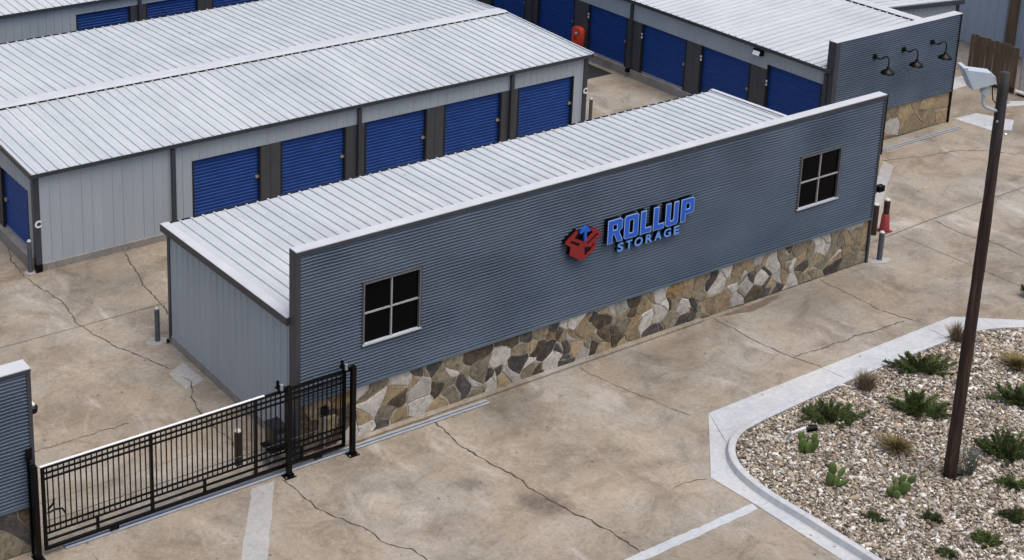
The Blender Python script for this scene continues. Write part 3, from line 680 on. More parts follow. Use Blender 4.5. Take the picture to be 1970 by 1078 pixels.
# ------------------------------------------------------------------ storage building with gable roof (middle)
bx0, bx1, by, bz, rdy, rz, rdy2 = -1.293, 17.667, 11.137, 2.84, 4.414, 3.049, 5.99
B = thing('storage_building', 'gable-roofed storage unit row with five blue doors behind the office', 'building', (bx0, by, 0), 'storage unit buildings')
FBf = Fr((bx0, by), 0)
dB = [(3.335, 5.53), (6.183, 8.41), (9.067, 11.331), (11.973, 14.203), (14.845, 17.14)]
door_wall(B, FBf, bx1-bx0-0.14, 0, bz-0.12, [(a-bx0, b_-bx0, 2.16) for a, b_ in dB], spouts=(2.735-bx0, 8.84-bx0, 14.55-bx0), s_start=0.14)
eave(B, FBf, -0.14, bx1-bx0+0.14, bz)
obj('corner_trim', fbox(MB(), FBf, -0.03, 0.139, -0.03, 0.13, 0.10, bz-0.13), 'trim', B)
obj('corner_trim', fbox(MB(), FBf, bx1-bx0-0.139, bx1-bx0+0.03, -0.03, 0.13, 0.10, bz-0.13), 'trim', B)
obj('corner_boot', fbox(MB(), FBf, -0.05, 0.11, -0.08, 0.08, 0.0, 0.20), 'black', B)
cletter(B, FBf, 0.06, 1.28); cletter(B, FBf, bx1-bx0-0.05, 1.48)
# left gable end with door, seen at a slant
FBl = Fr((bx0, by+rdy+rdy2), -math.pi/2); tot = rdy+rdy2
def gz(s_): y = by+tot-s_; return bz+(rz-bz)*((y-by)/rdy if y < by+rdy else (by+tot-y)/rdy2)
dl = [(tot-7.6, tot-5.3), (tot-4.95, tot-2.75), (tot-2.40, tot-0.42)]
obj('stem_wall', fbox(MB(), FBl, 0.1, tot-0.14, -0.14, 0.12, 0.0, 0.36), 'stem', B)
obj('inner_liner', fbox(MB(), FBl, 0.1, tot-0.2, 0.125, 0.16, 0.0, 2.7), 'dark', B)
cur = 0.0
for a, b_ in dl:
    if a-cur > 1: panels(B, FBl, cur, a, 0.36, 2.78)
    else: pier(B, FBl, cur, a, 0.36, 2.16); 
    rollup(B, FBl, a, b_, 0.37, 2.16, -1); cur = b_
obj('corner_flashing', fbox(MB(), FBl, tot-0.419, tot-0.132, -0.006, 0.05, 0.36, 2.16), 'flash_light', B)
for i in range(8):
    a = dl[0][0]+(tot-0.132-dl[0][0])*i/8; b_ = dl[0][0]+(tot-0.132-dl[0][0])*(i+1)/8
    obj('wall_panel', vpanel(FBl, a+.002, b_-.002, 2.161, gz(a)-0.05, gz(b_)-0.05, pitch=0.25), 'wall_metal', B)
FBr = Fr((bx1, by), math.pi/2); obj('right_gable_wall', MB().add([FBr.p(0.14,0,0), FBr.p(tot,0,0), FBr.p(tot,0,bz-0.04), FBr.p(rdy,0,rz-0.04), FBr.p(0.14,0,bz-0.04)], [(0,1,2,3,4)]), 'wall_metal', B)
obj('rear_wall', MB().box(bx0, bx1, by+tot-0.05, by+tot, 0, bz-0.03), 'wall_metal', B)
roof_run(B, (bx0-0.10, by-0.14, bz-0.004), (1, 0, 0), bx1-bx0+0.20, (0, rdy+0.14, rz-bz+0.004))
roof_run(B, (bx1+0.10, by+tot+0.12, bz-0.004), (-1, 0, 0), bx1-bx0+0.20, (0, -(rdy2+0.12), rz-bz+0.004))
yr = by+rdy
obj('ridge_cap', MB().add([(bx0-0.12, yr-0.16, rz+0.046), (bx1+0.12, yr-0.16, rz+0.046), (bx1+0.12, yr, rz+0.066), (bx0-0.12, yr, rz+0.066), (bx0-0.12, yr+0.42, rz+0.044), (bx1+0.12, yr+0.42, rz+0.044)], [(0,1,2,3), (3,2,5,4)]), 'cap', B)
dashes(B, (bx0-0.10, yr-0.175, 0), (1,0,0), (0,1,0), bx1-bx0+0.20, (bx1-bx0+0.20)/(3*round((bx1-bx0+0.20)/0.914)), rz-0.008, 0.052)
for x in (bx0-0.115, bx1+0.075):
    mb = MB(); sloped(mb, x, x+0.04, by-0.16, yr, bz+0.045, rz+0.045, 0.05); sloped(mb, x, x+0.04, yr+0.001, by+tot+0.14, rz+0.045, bz+0.045, 0.05); obj('rake_flashing', mb, 'cap', B)
    x2 = x-0.02 if x < 0 else x+0.012
    mb = MB(); sloped(mb, x2, x2+0.05, by-0.15, yr, bz-0.01, rz-0.01, 0.12); sloped(mb, x2, x2+0.05, yr+0.001, by+tot+0.13, rz-0.01, bz-0.01, 0.12); obj('rake_trim', mb, 'trim', B)

dashes(B, (bx0-0.10, by+tot+0.123, 0), (1,0,0), (0,1,0), bx1-bx0+0.20, (bx1-bx0+0.20)/63, bz-0.012, 0.05)
# ------------------------------------------------------------------ right rear storage building with stone and slate front
cx0, cy0, cz, cw_, ch_, crx, crz = 22.971, 5.707, 2.934, 6.025, 3.822, 28.72, 3.25
Cb = thing('storage_building', 'storage unit building with slate and stone front carrying gooseneck lamps', 'building', (cx0, cy0, 0), 'storage unit buildings')
yend = 34.0
FC = Fr((cx0, yend), -math.pi/2); sy2 = lambda y: yend-y
dC = [(8.335, 6.05, 2.34), (11.287, 9.039, 2.16), (14.205, 11.982, 2.16), (17.06, 14.954, 2.16), (19.978, 17.83, 2.16), (22.871, 20.72, 2.16), (25.75, 23.6, 2.16), (28.6, 26.5, 2.16), (31.5, 29.3, 2.16)]
door_wall(Cb, FC, sy2(cy0+0.10), 0, cz-0.12, [(sy2(a), sy2(b_), t) for a, b_, t in reversed(dC)], spouts=(sy2(14.70), sy2(20.3), sy2(26.1), sy2(5.9)), s_start=0.0, stem=0.3, plate=True)
eave(Cb, FC, 0.0, sy2(cy0+0.02), cz)
FCf = Fr((cx0, cy0), 0)
cl = MB(); corr(cl, FCf, 0.14, cw_-0.03, 1.15, ch_-0.02); obj('corrugated_cladding', cl, 'clad', Cb, smooth=True)
obj('parapet_wall', fbox(fbox(MB(), FCf, 0.1, cw_, 0.03, 0.19, 1.12, ch_-0.02), FCf, 0.1, cw_, 0.085, 0.19, 0, 1.12), 'trim', Cb)
obj('parapet_cap', fbox(MB(), FCf, -0.06, cw_+0.03, -0.085, 0.24, ch_, ch_+0.018), 'cap', Cb)
obj('corner_trim', fbox(MB(), FCf, -0.06, 0.139, -0.08, 0.22, 0.0, ch_-0.002), 'trim', Cb)
obj('corner_trim', fbox(MB(), FCf, cw_-0.029, cw_+0.03, -0.08, 0.22, 0.0, ch_-0.003), 'black', Cb)
obj('drip_trim', fbox(MB(), FCf, 0.14, cw_-0.03, -0.075, 0.02, 1.115, 1.15), 'clad', Cb)
stone_wall(Cb, FCf, 0.14, cw_-0.03, 0.02, 1.113, 5, lambda x: {'st_dark': 0.2, 'st_char': 0.1, 'st_tan': 2.6, 'st_ochre': 1.2, 'st_white': 1.2, 'st_grey': 1.8}, cw=0.44, ch=0.40)
roof_run(Cb, (cx0-0.13, yend, cz-0.004), (0, -1, 0), yend-cy0-0.22, (crx-cx0+0.13, 0, crz-cz))
exw = 33.0
roof_run(Cb, (exw+0.1, 8.55, cz-0.004), (0, 1, 0), yend-8.55, (-(exw+0.1-crx), 0, crz-cz))
obj('ridge_cap', MB().add([(crx-0.16, cy0+0.2, crz+0.044), (crx-0.16, yend, crz+0.044), (crx, yend, crz+0.064), (crx, cy0+0.2, crz+0.064), (crx+0.28, yend, crz+0.044), (crx+0.28, cy0+0.2, crz+0.044)], [(0,3,2,1), (3,5,4,2)]), 'cap', Cb)
dashes(Cb, (crx-0.175, cy0+0.25, 0), (0,1,0), (1,0,0), yend-cy0-0.3, (yend-cy0-0.22)/(3*round((yend-cy0-0.22)/0.914)), crz-0.01, 0.05)
FCe = Fr((28.9, 8.6), 0); panels(Cb, FCe, 0.0, exw-28.9-0.12, 0.0, crz-0.09, cz-0.07, pitch=0.25)
obj('corner_trim', fbox(MB(), FCe, exw-28.9-0.119, exw-28.9+0.03, -0.03, 0.1, 0.0, cz-0.08), 'trim', Cb)
obj('rake_trim', MB().hexa([(crx+0.3,8.44,crz-0.10), (exw+0.12,8.44,cz-0.13), (exw+0.12,8.548,cz-0.13), (crx+0.3,8.548,crz-0.10), (crx+0.3,8.44,crz+0.03), (exw+0.12,8.44,cz+0.03), (exw+0.12,8.548,cz+0.03), (crx+0.3,8.548,crz+0.03)]), 'trim', Cb)
obj('east_wall', MB().box(exw-0.05, exw, 8.7, yend, 0, cz-0.05), 'wall_metal', Cb)
obj('inner_wall', MB().box(28.86, 28.9, cy0+0.25, 8.6, 0, 3.1), 'wall_metal', Cb)

# ------------------------------------------------------------------ far storage building (top left)
ex0, ex1, ey, ez = -8.0, 20.5, 24.85, 2.84
E_ = thing('storage_building', 'farthest storage unit row with blue doors, cut by the top edge', 'building', (ex0, ey, 0), 'storage unit buildings')
FE = Fr((ex0, ey), 0)
door_wall(E_, FE, ex1-ex0, 0, ez-0.12, [(a-ex0, a+2.13-ex0, 2.38) for a in (5.86, 8.6, 11.32, 14.05, 16.8)], spouts=(8.33-ex0, 13.8-ex0))
eave(E_, FE, -0.1, ex1-ex0+0.1, ez)
roof_run(E_, (ex0-0.1, ey-0.14, ez-0.004), (1, 0, 0), ex1-ex0+0.2, (0, 5.0, 0.22))
obj('rear_wall', MB().box(ex0, ex1, ey+4.8, ey+4.86, 0, ez+0.15), 'wall_metal', E_)

# ------------------------------------------------------------------ left gatehouse wall (bottom left corner)
fx1, fh = -5.85, 3.93
Gf = thing('gatehouse_building', 'end of slate corrugated building with stone base left of the gate', 'building', (fx1-6, 0, 0))
FG = Fr((fx1-6.0, 0), 0); lg = 6.0
cl = MB(); corr(cl, FG, 0, lg-0.06, 1.09, fh-0.02); obj('corrugated_cladding', cl, 'clad', Gf, smooth=True)
obj('parapet_wall', fbox(fbox(MB(), FG, 0, lg-0.01, 0.03, 0.19, 1.06, fh-0.02), FG, 0, lg-0.01, 0.085, 0.19, 0, 1.06), 'trim', Gf)
obj('parapet_cap', fbox(MB(), FG, 0, lg+0.03, -0.085, 0.30, fh, fh+0.018), 'cap', Gf)
obj('cap_fascia', fbox(MB(), FG, 0, lg+0.03, -0.088, -0.072, fh-0.06, fh-0.001), 'trim', Gf)
obj('corner_trim', fbox(MB(), FG, lg-0.059, lg+0.025, -0.08, 0.24, 0.0, fh-0.002), 'trim', Gf)
obj('drip_trim', fbox(MB(), FG, 0, lg-0.06, -0.085, 0.02, 1.04, 1.09), 'clad', Gf)
stone_wall(Gf, FG, 3.6, lg-0.06, 0.02, 1.038, 23, lambda x: {'st_dark': 0.5, 'st_char': 0.2, 'st_tan': 2.4, 'st_ochre': 1.0, 'st_white': 1.4, 'st_grey': 1.4}, cw=0.36, ch=0.34)
roof_run(Gf, (fx1-0.02, 5.9, 2.9), (-1, 0, 0), 5.98, (0, -5.68, 0.15))
obj('side_wall', MB().box(fx1-0.08, fx1-0.01, 0.2, 5.85, 0, 2.85), 'wall_metal', Gf)
obj('rear_wall', MB().box(fx1-6, fx1-0.081, 5.79, 5.85, 0, 2.86), 'wall_metal', Gf)
wl_ = thing('wall_light', 'small dark half-round wall light on the gatehouse end', 'wall light', (fx1+0.03, 0.08, 2.95))
obj('lamp_housing', MB().lathe((fx1+0.09, 0.08, 2.88), [(0.02,0), (0.09,0.05), (0.10,0.16), (0.05,0.2)], 12), 'black', wl_)
obj('mounting_cap', MB().box(fx1+0.026, fx1+0.12, 0.02, 0.14, 3.081, 3.11), 'white_paint', wl_)

# ------------------------------------------------------------------ sliding gate
gy = -0.28
G_ = thing('sliding_gate', 'black steel picket sliding gate closed across the driveway', 'gate', (-5.83, gy, 0.03))
gx0, gx1 = -5.80, 1.02
def rail(name, z, t=0.04, w_=0.04, mat='black', x0=gx0, x1=gx1): return obj(name, MB().box(x0, x1, gy-w_/2, gy+w_/2, z-t/2, z+t/2), mat, G_)
tr_ = rail('top_rail', 1.915, 0.05, 0.055)
obj('top_strip', MB().box(gx0-0.02, -0.95, gy-0.022, gy+0.03, 1.9405, 1.955), 'white_paint', G_)  # pale strip lying on the top rail, short of its right end
for z in (1.785, 1.665, 0.605, 0.475): rail('rail', z, 0.033, 0.032)
rail('lower_rail', 0.325, 0.035, 0.04); rail('bottom_beam', 0.155, 0.06, 0.055)
ups = [gx0+0.03, -3.52, -1.16, gx1-0.03]
for x in ups: obj('upright', MB().box(x-0.03, x+0.03, gy-0.033, gy+0.033, 0.186, 1.889), 'black', G_)
for x in (-4.695, -2.35, -0.05): obj('short_upright', MB().box(x-0.026, x+0.026, gy-0.03, gy+0.03, 0.186, 0.457), 'black', G_)
pk = None; npk = int((gx1-gx0)/0.1125)
for i in range(1, npk):
    x = gx0+(gx1-gx0)*i/npk
    if any(abs(x-u) < 0.05 for u in ups): continue
    if pk is None: pk = obj('picket', MB().box(x-0.011, x+0.011, gy-0.011, gy+0.011, 0.457, 1.889), 'black', G_, origin=(x, gy, 0.457))
    else: link('picket', pk.data, (x, gy, 0.457), G_)
for x in (-4.35, 0.35):
    wh = obj('wheel_bracket', MB().box(x-0.09, x+0.09, gy-0.035, gy+0.035, 0.06, 0.125), 'black', G_)
    obj('wheel', MB().tube([(x, gy-0.02, 0.075), (x, gy+0.02, 0.075)], 0.05, 14), 'galv', wh)
obj('drive_chain', MB().tube([(gx0, gy+0.07, 0.69), (-4.4, gy+0.07, 0.685), (-2.6, gy+0.07, 0.675), (-0.5, gy+0.07, 0.67), (gx1, gy+0.07, 0.67)], 0.009, 6), 'steel_grey', G_)
mb = MB().tube([(gx0+0.06, gy-0.06, 0.95), (gx0+0.22, gy-0.08, 1.0), (gx0+0.36, gy-0.08, 0.97), (gx0+0.42, gy-0.08, 0.85)], 0.02, 8)
mb.tube([(gx0+0.08, gy-0.05, 1.02), (gx0+0.2, gy-0.05, 1.12), (gx0+0.21, gy-0.05, 1.22)], 0.022, 8)
obj('gate_catch', mb, 'black', G_)
# track and posts
def track(label, x0, x1, y0, y1):
    t = thing('gate_track', label, 'gate track', (x0, y0, 0.004), 'gate tracks')
    d = Vector((x1-x0, y1-y0)).normalized(); nn = Vector((-d.y, d.x))
    def strip(name, a, b_, z0, z1, mat):
        P = [Vector((x0, y0))+nn*a, Vector((x1, y1))+nn*a, Vector((x1, y1))+nn*b_, Vector((x0, y0))+nn*b_]
        obj(name, MB().hexa([(p.x, p.y, z0) for p in P]+[(p.x, p.y, z1) for p in P]), mat, t)
    strip('track_base', -0.075, 0.075, 0.004, 0.012, 'steel_grey'); strip('track_rail', -0.078, -0.024, 0.012, 0.03, 'track'); strip('track_rail', 0.024, 0.076, 0.012, 0.03, 'track')
track('long galvanised gate track on the concrete under the sliding gate', -5.38, 4.85, -0.235, -0.335)
track('shorter galvanised gate track beside the far stone front', 25.0, 29.0, 5.11, 5.11)
def post(x, y, h, label, double=False):
    P = thing('gate_post', label, 'post', (x, y, 0), 'gate posts')
    obj('shaft', MB().box(x-0.05, x+0.05, y-0.05, y+0.05, 0.013, h), 'black', P)
    obj('base_plate', MB().box(x-0.13, x+0.13, y-0.11, y+0.11, 0.004, 0.013), 'black', P)
    for dx in (-0.1, 0.1): obj('anchor_bolt', MB().lathe((x+dx, y-0.07, 0.013), [(0.016, 0), (0.016, 0.03)], 6), 'galv', P)
    b = obj('roller_bracket', MB().box(x-0.16, x+0.02, y+0.051, y+0.30, h-0.13, h-0.10), 'black', P)
    obj('guide_roller', MB().tube([(x-0.11, y+0.10, h-0.10), (x-0.11, y+0.10, h+0.03)], 0.035, 12), 'galv', b)
    obj('guide_roller', MB().tube([(x-0.11, y+0.26, h-0.10), (x-0.11, y+0.26, h+0.03)], 0.035, 12), 'black', b)
post(-0.475, -0.46, 2.10, 'black steel gate post nearest the gate operator box')
post(1.09, -0.475, 2.11, 'black steel gate post in front of the office stone base')
P = thing('gate_post', 'black receiver post against the gatehouse stone corner', 'post', (-5.93, -0.20, 0), 'gate posts')
obj('shaft', MB().box(-5.99, -5.89, -0.36, -0.22, 0.013, 2.02), 'black', P); obj('base_plate', MB().box(-6.04, -5.84, -0.42, -0.16, 0.004, 0.013), 'black', P)
obj('shaft', MB().box(-6.0, -5.95, -0.14, -0.09, 0.0, 2.25), 'black', P)
obj('catch_plate', MB().box(-6.03, -5.9, -0.15, -0.12, 2.08, 2.32), 'black', P)
# operator
O_ = thing('gate_operator', 'black sliding gate operator box on steel legs behind the gate', 'gate motor', (-0.45, 0.14, 0))
mb = MB(); mb.hexa([(-0.60,-0.02,0.42), (-0.29,-0.02,0.42), (-0.29,0.31,0.42), (-0.60,0.31,0.42), (-0.60,-0.02,0.88), (-0.29,-0.02,0.88), (-0.29,0.31,0.90), (-0.60,0.31,0.90)])
obj('cover', mb, 'operator', O_)
obj('cover_lid', MB().hexa([(-0.62,-0.04,0.881), (-0.27,-0.04,0.881), (-0.27,0.33,0.901), (-0.62,0.33,0.901), (-0.59,-0.01,0.95), (-0.30,-0.01,0.95), (-0.30,0.30,0.96), (-0.59,0.30,0.96)]), 'operator', O_)
obj('base_tray', MB().box(-0.70, -0.22, -0.08, 0.36, 0.385, 0.42), 'black', O_)
obj('control_panel', MB().box(-0.50, -0.33, -0.032, -0.021, 0.64, 0.74), 'steel_grey', O_)
for x, y in ((-0.64,-0.04), (-0.30,-0.04), (-0.64,0.30), (-0.30,0.30)): obj('leg', MB().tube([(x, y, 0.004), (x, y, 0.385)], 0.028, 8), 'galv', O_)
cbx = thing('junction_box', 'small black junction box on the office stones behind the gate', 'junction box', (0.62, -0.06, 0.9))
obj('box_body', MB().box(0.55, 0.69, -0.16, -0.056, 0.92, 1.10), 'black', cbx); obj('conduit', MB().tube([(0.62, -0.11, 0.06), (0.62, -0.11, 0.92)], 0.02, 8), 'galv', cbx)

# ------------------------------------------------------------------ bollards, cone
def bollard(x, y, h, r, mat, label, cap='concrete_cap', base=True, lean=(0, 0)):
    b = thing('bollard', label, 'bollard', (x, y, 0), 'steel bollards')
    obj('post', MB().tube([(x, y, 0.0), (x+lean[0], y+lean[1], h)], r, 18), mat, b, smooth=False)
    obj('cap', MB().lathe((x+lean[0], y+lean[1], h), [(r*0.98, 0.0), (r*0.95, 0.02), (r*0.6, 0.05), (r*0.15, 0.065)], 18), cap, b, smooth=True)
    if base: obj('footing', MB().lathe((x, y, 0.003), [(r*2.6, 0), (r*2.2, 0.012)], 18), 'patch_concrete', b)
bollard(-0.25, 6.12, 0.86, 0.065, 'steel_grey', 'grey steel bollard by the rear corner of the office side wall')
bollard(18.43, -0.13, 0.80, 0.075, 'steel_grey', 'grey steel bollard at the right front corner of the office')
bollard(-1.17, 0.46, 0.80, 0.075, 'rust', 'rusty brown bollard behind the sliding gate')
bollard(-1.46, 11.22, 0.88, 0.06, 'steel_grey', 'grey bollard at the left corner of the five-door storage row')
bollard(18.78, 12.06, 0.75, 0.06, 'steel_grey', 'dark bollard showing just above the office roof')
bollard(19.62, 1.05, 0.90, 0.09, 'rust', 'rusty bollard beside the office end without a cone', base=False)
bollard(20.05, 1.02, 0.95, 0.085, 'rust', 'rusty bollard rising out of the red traffic cone', base=False)
cn = thing('traffic_cone', 'faded red traffic cone slipped over a rusty bollard', 'traffic cone', (20.05, 1.02, 0))
obj('cone_body', MB().lathe((20.05, 1.02, 0.03), [(0.155, 0), (0.14, 0.05), (0.105, 0.50), (0.098, 0.51)], 20), 'red_plastic', cn, smooth=True)
obj('cone_base', MB().box(19.89, 20.21, 0.86, 1.18, 0.004, 0.035), 'red_plastic', cn)
cc = thing('security_camera', 'small black camera on a bracket at the office right end', 'camera', (18.03, 0.05, 2.0))
obj('bracket', MB().tube([(18.02, 0.05, 1.95), (18.16, 0.03, 1.98), (18.24, 0.02, 2.03)], 0.022, 8), 'black', cc)
obj('camera_body', MB().box(18.20, 18.42, -0.06, 0.10, 2.0, 2.16), 'black', cc)
obj('lens', MB().tube([(18.30, -0.061, 2.08), (18.30, -0.075, 2.08)], 0.045, 14), 'glass', cc)

# ------------------------------------------------------------------ sign
sg = thing('wall_sign', 'raised ROLLUP STORAGE letters and red box logo on the office front', 'sign', (9.0, -0.07, 2.68))
def poly_mesh_obj(name, polys, x, z, y0, y1, mat, offset=0.0, parent=sg):
    me = letter_mesh(polys, (y0-y1)/2, offset); me.materials.clear(); me.materials.append(M[mat])
    o = link(name, me, (x, (y0+y1)/2, z), parent); o.rotation_euler = (math.pi/2, 0, 0); return o
k = 1.0
LET = {'R': ([[(0,0),(0,.6),(.39,.6),(.46,.54),(.46,.33),(.36,.25),(.47,.05),(.47,0),(.31,0),(.20,.22),(.16,.22),(.16,0)], [(.165,.33),(.165,.455),(.28,.455),(.28,.33)]]),
 'O': ([[(.05,0),(0,.05),(0,.55),(.05,.6),(.40,.6),(.45,.55),(.45,.05),(.40,0)], [(.165,.14),(.285,.14),(.285,.46),(.165,.46)]]),
 'L': ([[(0,0),(0,.6),(.17,.6),(.17,.15),(.36,.15),(.36,0)]]),
 'U': ([[(0,.6),(0,.06),(.06,0),(.36,0),(.42,.06),(.42,.6),(.265,.6),(.265,.15),(.24,.13),(.19,.13),(.165,.15),(.165,.6)]]),
 'P': ([[(0,0),(0,.6),(.38,.6),(.435,.54),(.435,.24),(.38,.18),(.165,.18),(.165,0)], [(.165,.32),(.28,.32),(.28,.455),(.165,.455)]])}
for ch, x in (('R', 8.306), ('O', 8.818), ('L', 9.333), ('L', 9.743), ('U', 10.135), ('P', 10.637)):
    a = poly_mesh_obj('letter', LET[ch], x, 2.988, -0.07, -0.20, 'black')
    b1 = link('letter_rim', letter_mesh(LET[ch], 0.004), (x, -0.205, 2.988), a); b1.data.materials.append(M['sign_edge'])
    b2 = link('letter_face', letter_mesh(LET[ch], 0.004, -0.020), (x, -0.212, 2.988), a); b2.data.materials.append(M['sign_blue'])
    for q in (b1, b2):
        q.location = (0, 0, 0.139 if q is b2 else 0.071)
        q.location.z = 0.077 if q is b2 else 0.070
for ch, x0, x1 in (('S', 8.682, 8.868), ('T', 8.945, 9.14), ('O', 9.217, 9.475), ('R', 9.575, 9.79), ('A', 9.855, 10.09), ('G', 10.163, 10.394), ('E', 10.487, 10.665)):
    for lay, mat, y0 in ((0, 'black', -0.115), (1, 'sign_light', -0.166)):
        me = text_mesh(ch, 0.33, 0.045 if lay == 0 else 0.005, 0.008)
        co = np.array([v.co[:] for v in me.vertices]); lo, hi = co.min(0), co.max(0)
        for v in me.vertices: v.co.x = (v.co.x-lo[0])/(hi[0]-lo[0])*(x1-x0); v.co.y = (v.co.y-lo[1])/(hi[1]-lo[1])*0.225
        me.materials.clear(); me.materials.append(M[mat])
        if lay == 0: a = link('letter', me, (x0, y0, 2.688), sg); a.rotation_euler = (math.pi/2, 0, 0)
        else:
            b1 = link('letter_face', me, (x0, y0, 2.688), a); b1.location = (0, 0, 0.0515)
RED = [(7.027,3.32),(7.05,3.369),(7.379,3.582),(7.405,3.488),(7.307,3.393),(7.578,3.25),(7.667,3.293),(7.856,3.417),(7.743,3.526),(7.794,3.547),(7.985,3.457),(8.127,3.335),(8.114,3.25),(8.015,3.23),(7.967,3.165),(7.987,2.983),(7.841,2.899),(7.676,2.797),(7.547,2.763),(7.178,3.0),(7.204,3.189)]
HOL = [[(7.177,3.305),(7.219,3.349),(7.489,3.217),(7.454,3.149)], [(7.689,3.179),(7.993,3.356),(8.035,3.324),(7.743,3.154)], [(7.629,3.095),(7.83,3.045),(7.916,3.144),(7.932,3.108),(7.834,2.988),(7.646,2.848)]]
ARW = [(7.577,3.272),(7.553,3.518),(7.445,3.479),(7.416,3.518),(7.59,3.639),(7.671,3.615),(7.745,3.493),(7.68,3.476),(7.632,3.515),(7.634,3.389),(7.624,3.26)]
loc = lambda P: [(x-7.5, z-2.7) for x, z in P]
lg0 = poly_mesh_obj('box_logo', [loc(RED)], 7.5, 2.7, -0.07, -0.17, 'black')
f1 = link('logo_face', letter_mesh([loc(RED)]+[loc(h) for h in HOL], 0.006), (7.5, -0.18, 2.7), lg0); f1.data.materials.append(M['sign_red']); f1.location = (0, 0, 0.058)
f3 = link('logo_inside', letter_mesh([loc([(7.40,3.48),(7.31,3.395),(7.575,3.255),(7.665,3.30),(7.85,3.415),(7.745,3.52),(7.62,3.56)])], 0.02), (7.5, -0.09, 2.7), lg0); f3.data.materials.append(M['black']); f3.location = (0, 0, 0.0)
f2 = link('logo_arrow', letter_mesh([loc(ARW)], 0.03), (7.5, -0.2, 2.7), lg0); f2.data.materials.append(M['sign_blue']); f2.location = (0, 0, 0.085)

# ------------------------------------------------------------------ lamps and fittings on the far front
def gooseneck(x, z, label):
    y = cy0-0.075
    g = thing('gooseneck_lamp', label, 'lamp', (x, y, z), 'gooseneck lamps on the far slate front')
    obj('wall_plate', MB().tube([(x, y+0.03, z), (x, y-0.03, z)], [0.10, 0.085], 16), 'black', g)
    obj('arm', MB().tube([(x, y-0.03, z), (x+0.01, y-0.12, z-0.03), (x+0.03, y-0.22, z-0.03), (x+0.05, y-0.34, z+0.09), (x+0.05, y-0.42, z+0.12), (x+0.05, y-0.49, z+0.06), (x+0.05, y-0.51, z-0.05), (x+0.05, y-0.50, z-0.24)], 0.022, 8), 'black', g, smooth=True)
    obj('lamp_shade', MB().lathe((x+0.05, y-0.50, z-0.42), [(0.225, 0.0), (0.215, 0.03), (0.15, 0.09), (0.06, 0.14), (0.045, 0.20), (0.03, 0.23)], 20), 'black', g, smooth=True)
gooseneck(24.81, 3.06, 'leftmost of the three fully visible gooseneck lamps on the slate front')
gooseneck(26.20, 3.07, 'middle gooseneck lamp of the row on the slate front')
gooseneck(27.62, 3.08, 'gooseneck lamp nearest the right edge of the slate front')
gooseneck(24.60, 1.74, 'low gooseneck lamp just peeking over the office parapet')
wp = thing('wall_pack_light', 'black wall pack light with pale lens under the eave', 'wall light', (cx0-0.02, 8.69, 2.5))
mb = MB().hexa([(cx0-0.22,8.52,2.60), (cx0-0.013,8.52,2.56), (cx0-0.013,8.86,2.56), (cx0-0.22,8.86,2.60), (cx0-0.16,8.52,2.79), (cx0-0.013,8.52,2.79), (cx0-0.013,8.86,2.79), (cx0-0.16,8.86,2.79)])
obj('housing', mb, 'black', wp)
obj('lens', MB().hexa([(cx0-0.235,8.55,2.60), (cx0-0.221,8.55,2.60), (cx0-0.221,8.83,2.60), (cx0-0.235,8.83,2.60), (cx0-0.185,8.55,2.73), (cx0-0.172,8.55,2.73), (cx0-0.172,8.83,2.73), (cx0-0.185,8.83,2.73)]), 'lens', wp)
fe = thing('extinguisher_cabinet', 'bright red extinguisher cabinet on the pier between blue doors', 'cabinet', (cx0-0.03, 17.42, 0.42))
oct_ = [(-.17,0),(-.24,.08),(-.24,.66),(-.17,.75),(.17,.75),(.24,.66),(.24,.08),(.17,0)]
me = letter_mesh([oct_], 0.10); me.materials.append(M['fire_red']); o = link('cabinet_body', me, (cx0-0.13, 17.42, 0.42), fe); o.rotation_euler = (math.pi/2, 0, -math.pi/2)
obj('dial', MB().tube([(cx0-0.228, 17.42, 0.96), (cx0-0.25, 17.42, 0.96)], 0.055, 16), 'white_paint', fe)
obj('dial_ring', MB().tube([(cx0-0.226, 17.42, 0.96), (cx0-0.236, 17.42, 0.96)], 0.085, 16), 'black', fe)
obj('handle', MB().tube([(cx0-0.24, 17.46, 0.80), (cx0-0.26, 17.47, 0.74), (cx0-0.25, 17.42, 0.70), (cx0-0.24, 17.38, 0.73)], 0.016, 8), 'black', fe)

# ------------------------------------------------------------------ utility pole and its floodlight
px, py = 11.13, -7.86
up_ = thing('utility_pole', 'dark creosoted wooden pole standing in the gravel bed', 'pole', (px, py, 0))
pts = []; rr = []
for i in range(25):
    t = i/24; pts.append((px+0.035*t+0.012*math.sin(5*t), py+0.02*t+0.01*math.sin(7*t), 9.0*t)); rr.append(0.134-0.036*t+0.004*math.sin(23*t)+0.003*math.sin(61*t))
obj('shaft', MB().tube(pts, rr, 16), 'pole', up_, smooth=True)
for x_, y_, z_ in ((-0.13,-0.05,8.05), (0.09,-0.10,7.75), (-0.04,-0.14,8.45), (0.05,-0.16,3.4), (0.07,-0.15,3.1)): obj('bolt', MB().tube([(px+x_, py+y_, z_), (px+x_*1.25, py+y_*1.25, z_)], 0.022, 6), 'galv', up_)
fl = thing('floodlight', 'pale grey floodlight on a bent arm at the pole top', 'floodlight', (10.98, -7.78, 8.29))
LEFT = Vector((-0.842, 0.539, 0)); BK = Vector((0.539, 0.842, 0))
def lp(a, d, z): q = Vector((px, py, 0))+LEFT*a+BK*d; return (q.x, q.y, z)
obj('arm', MB().tube([lp(0.06,0,8.22), lp(0.18,0,8.25), lp(0.32,0,8.31), lp(0.36,0,8.38), lp(0.37,0,8.52), lp(0.36,0,8.66)], 0.036, 10), 'lamp_grey', fl, smooth=True)
obj('knuckle', MB().tube([lp(0.36,-0.07,8.62), lp(0.36,0.07,8.62)], 0.07, 14), 'lamp_grey', fl)
obj('photocell', MB().lathe(lp(0.36,0,8.67), [(0.055,0), (0.075,0.06), (0.06,0.13), (0.03,0.16)], 14), 'lamp_grey', fl, smooth=True)
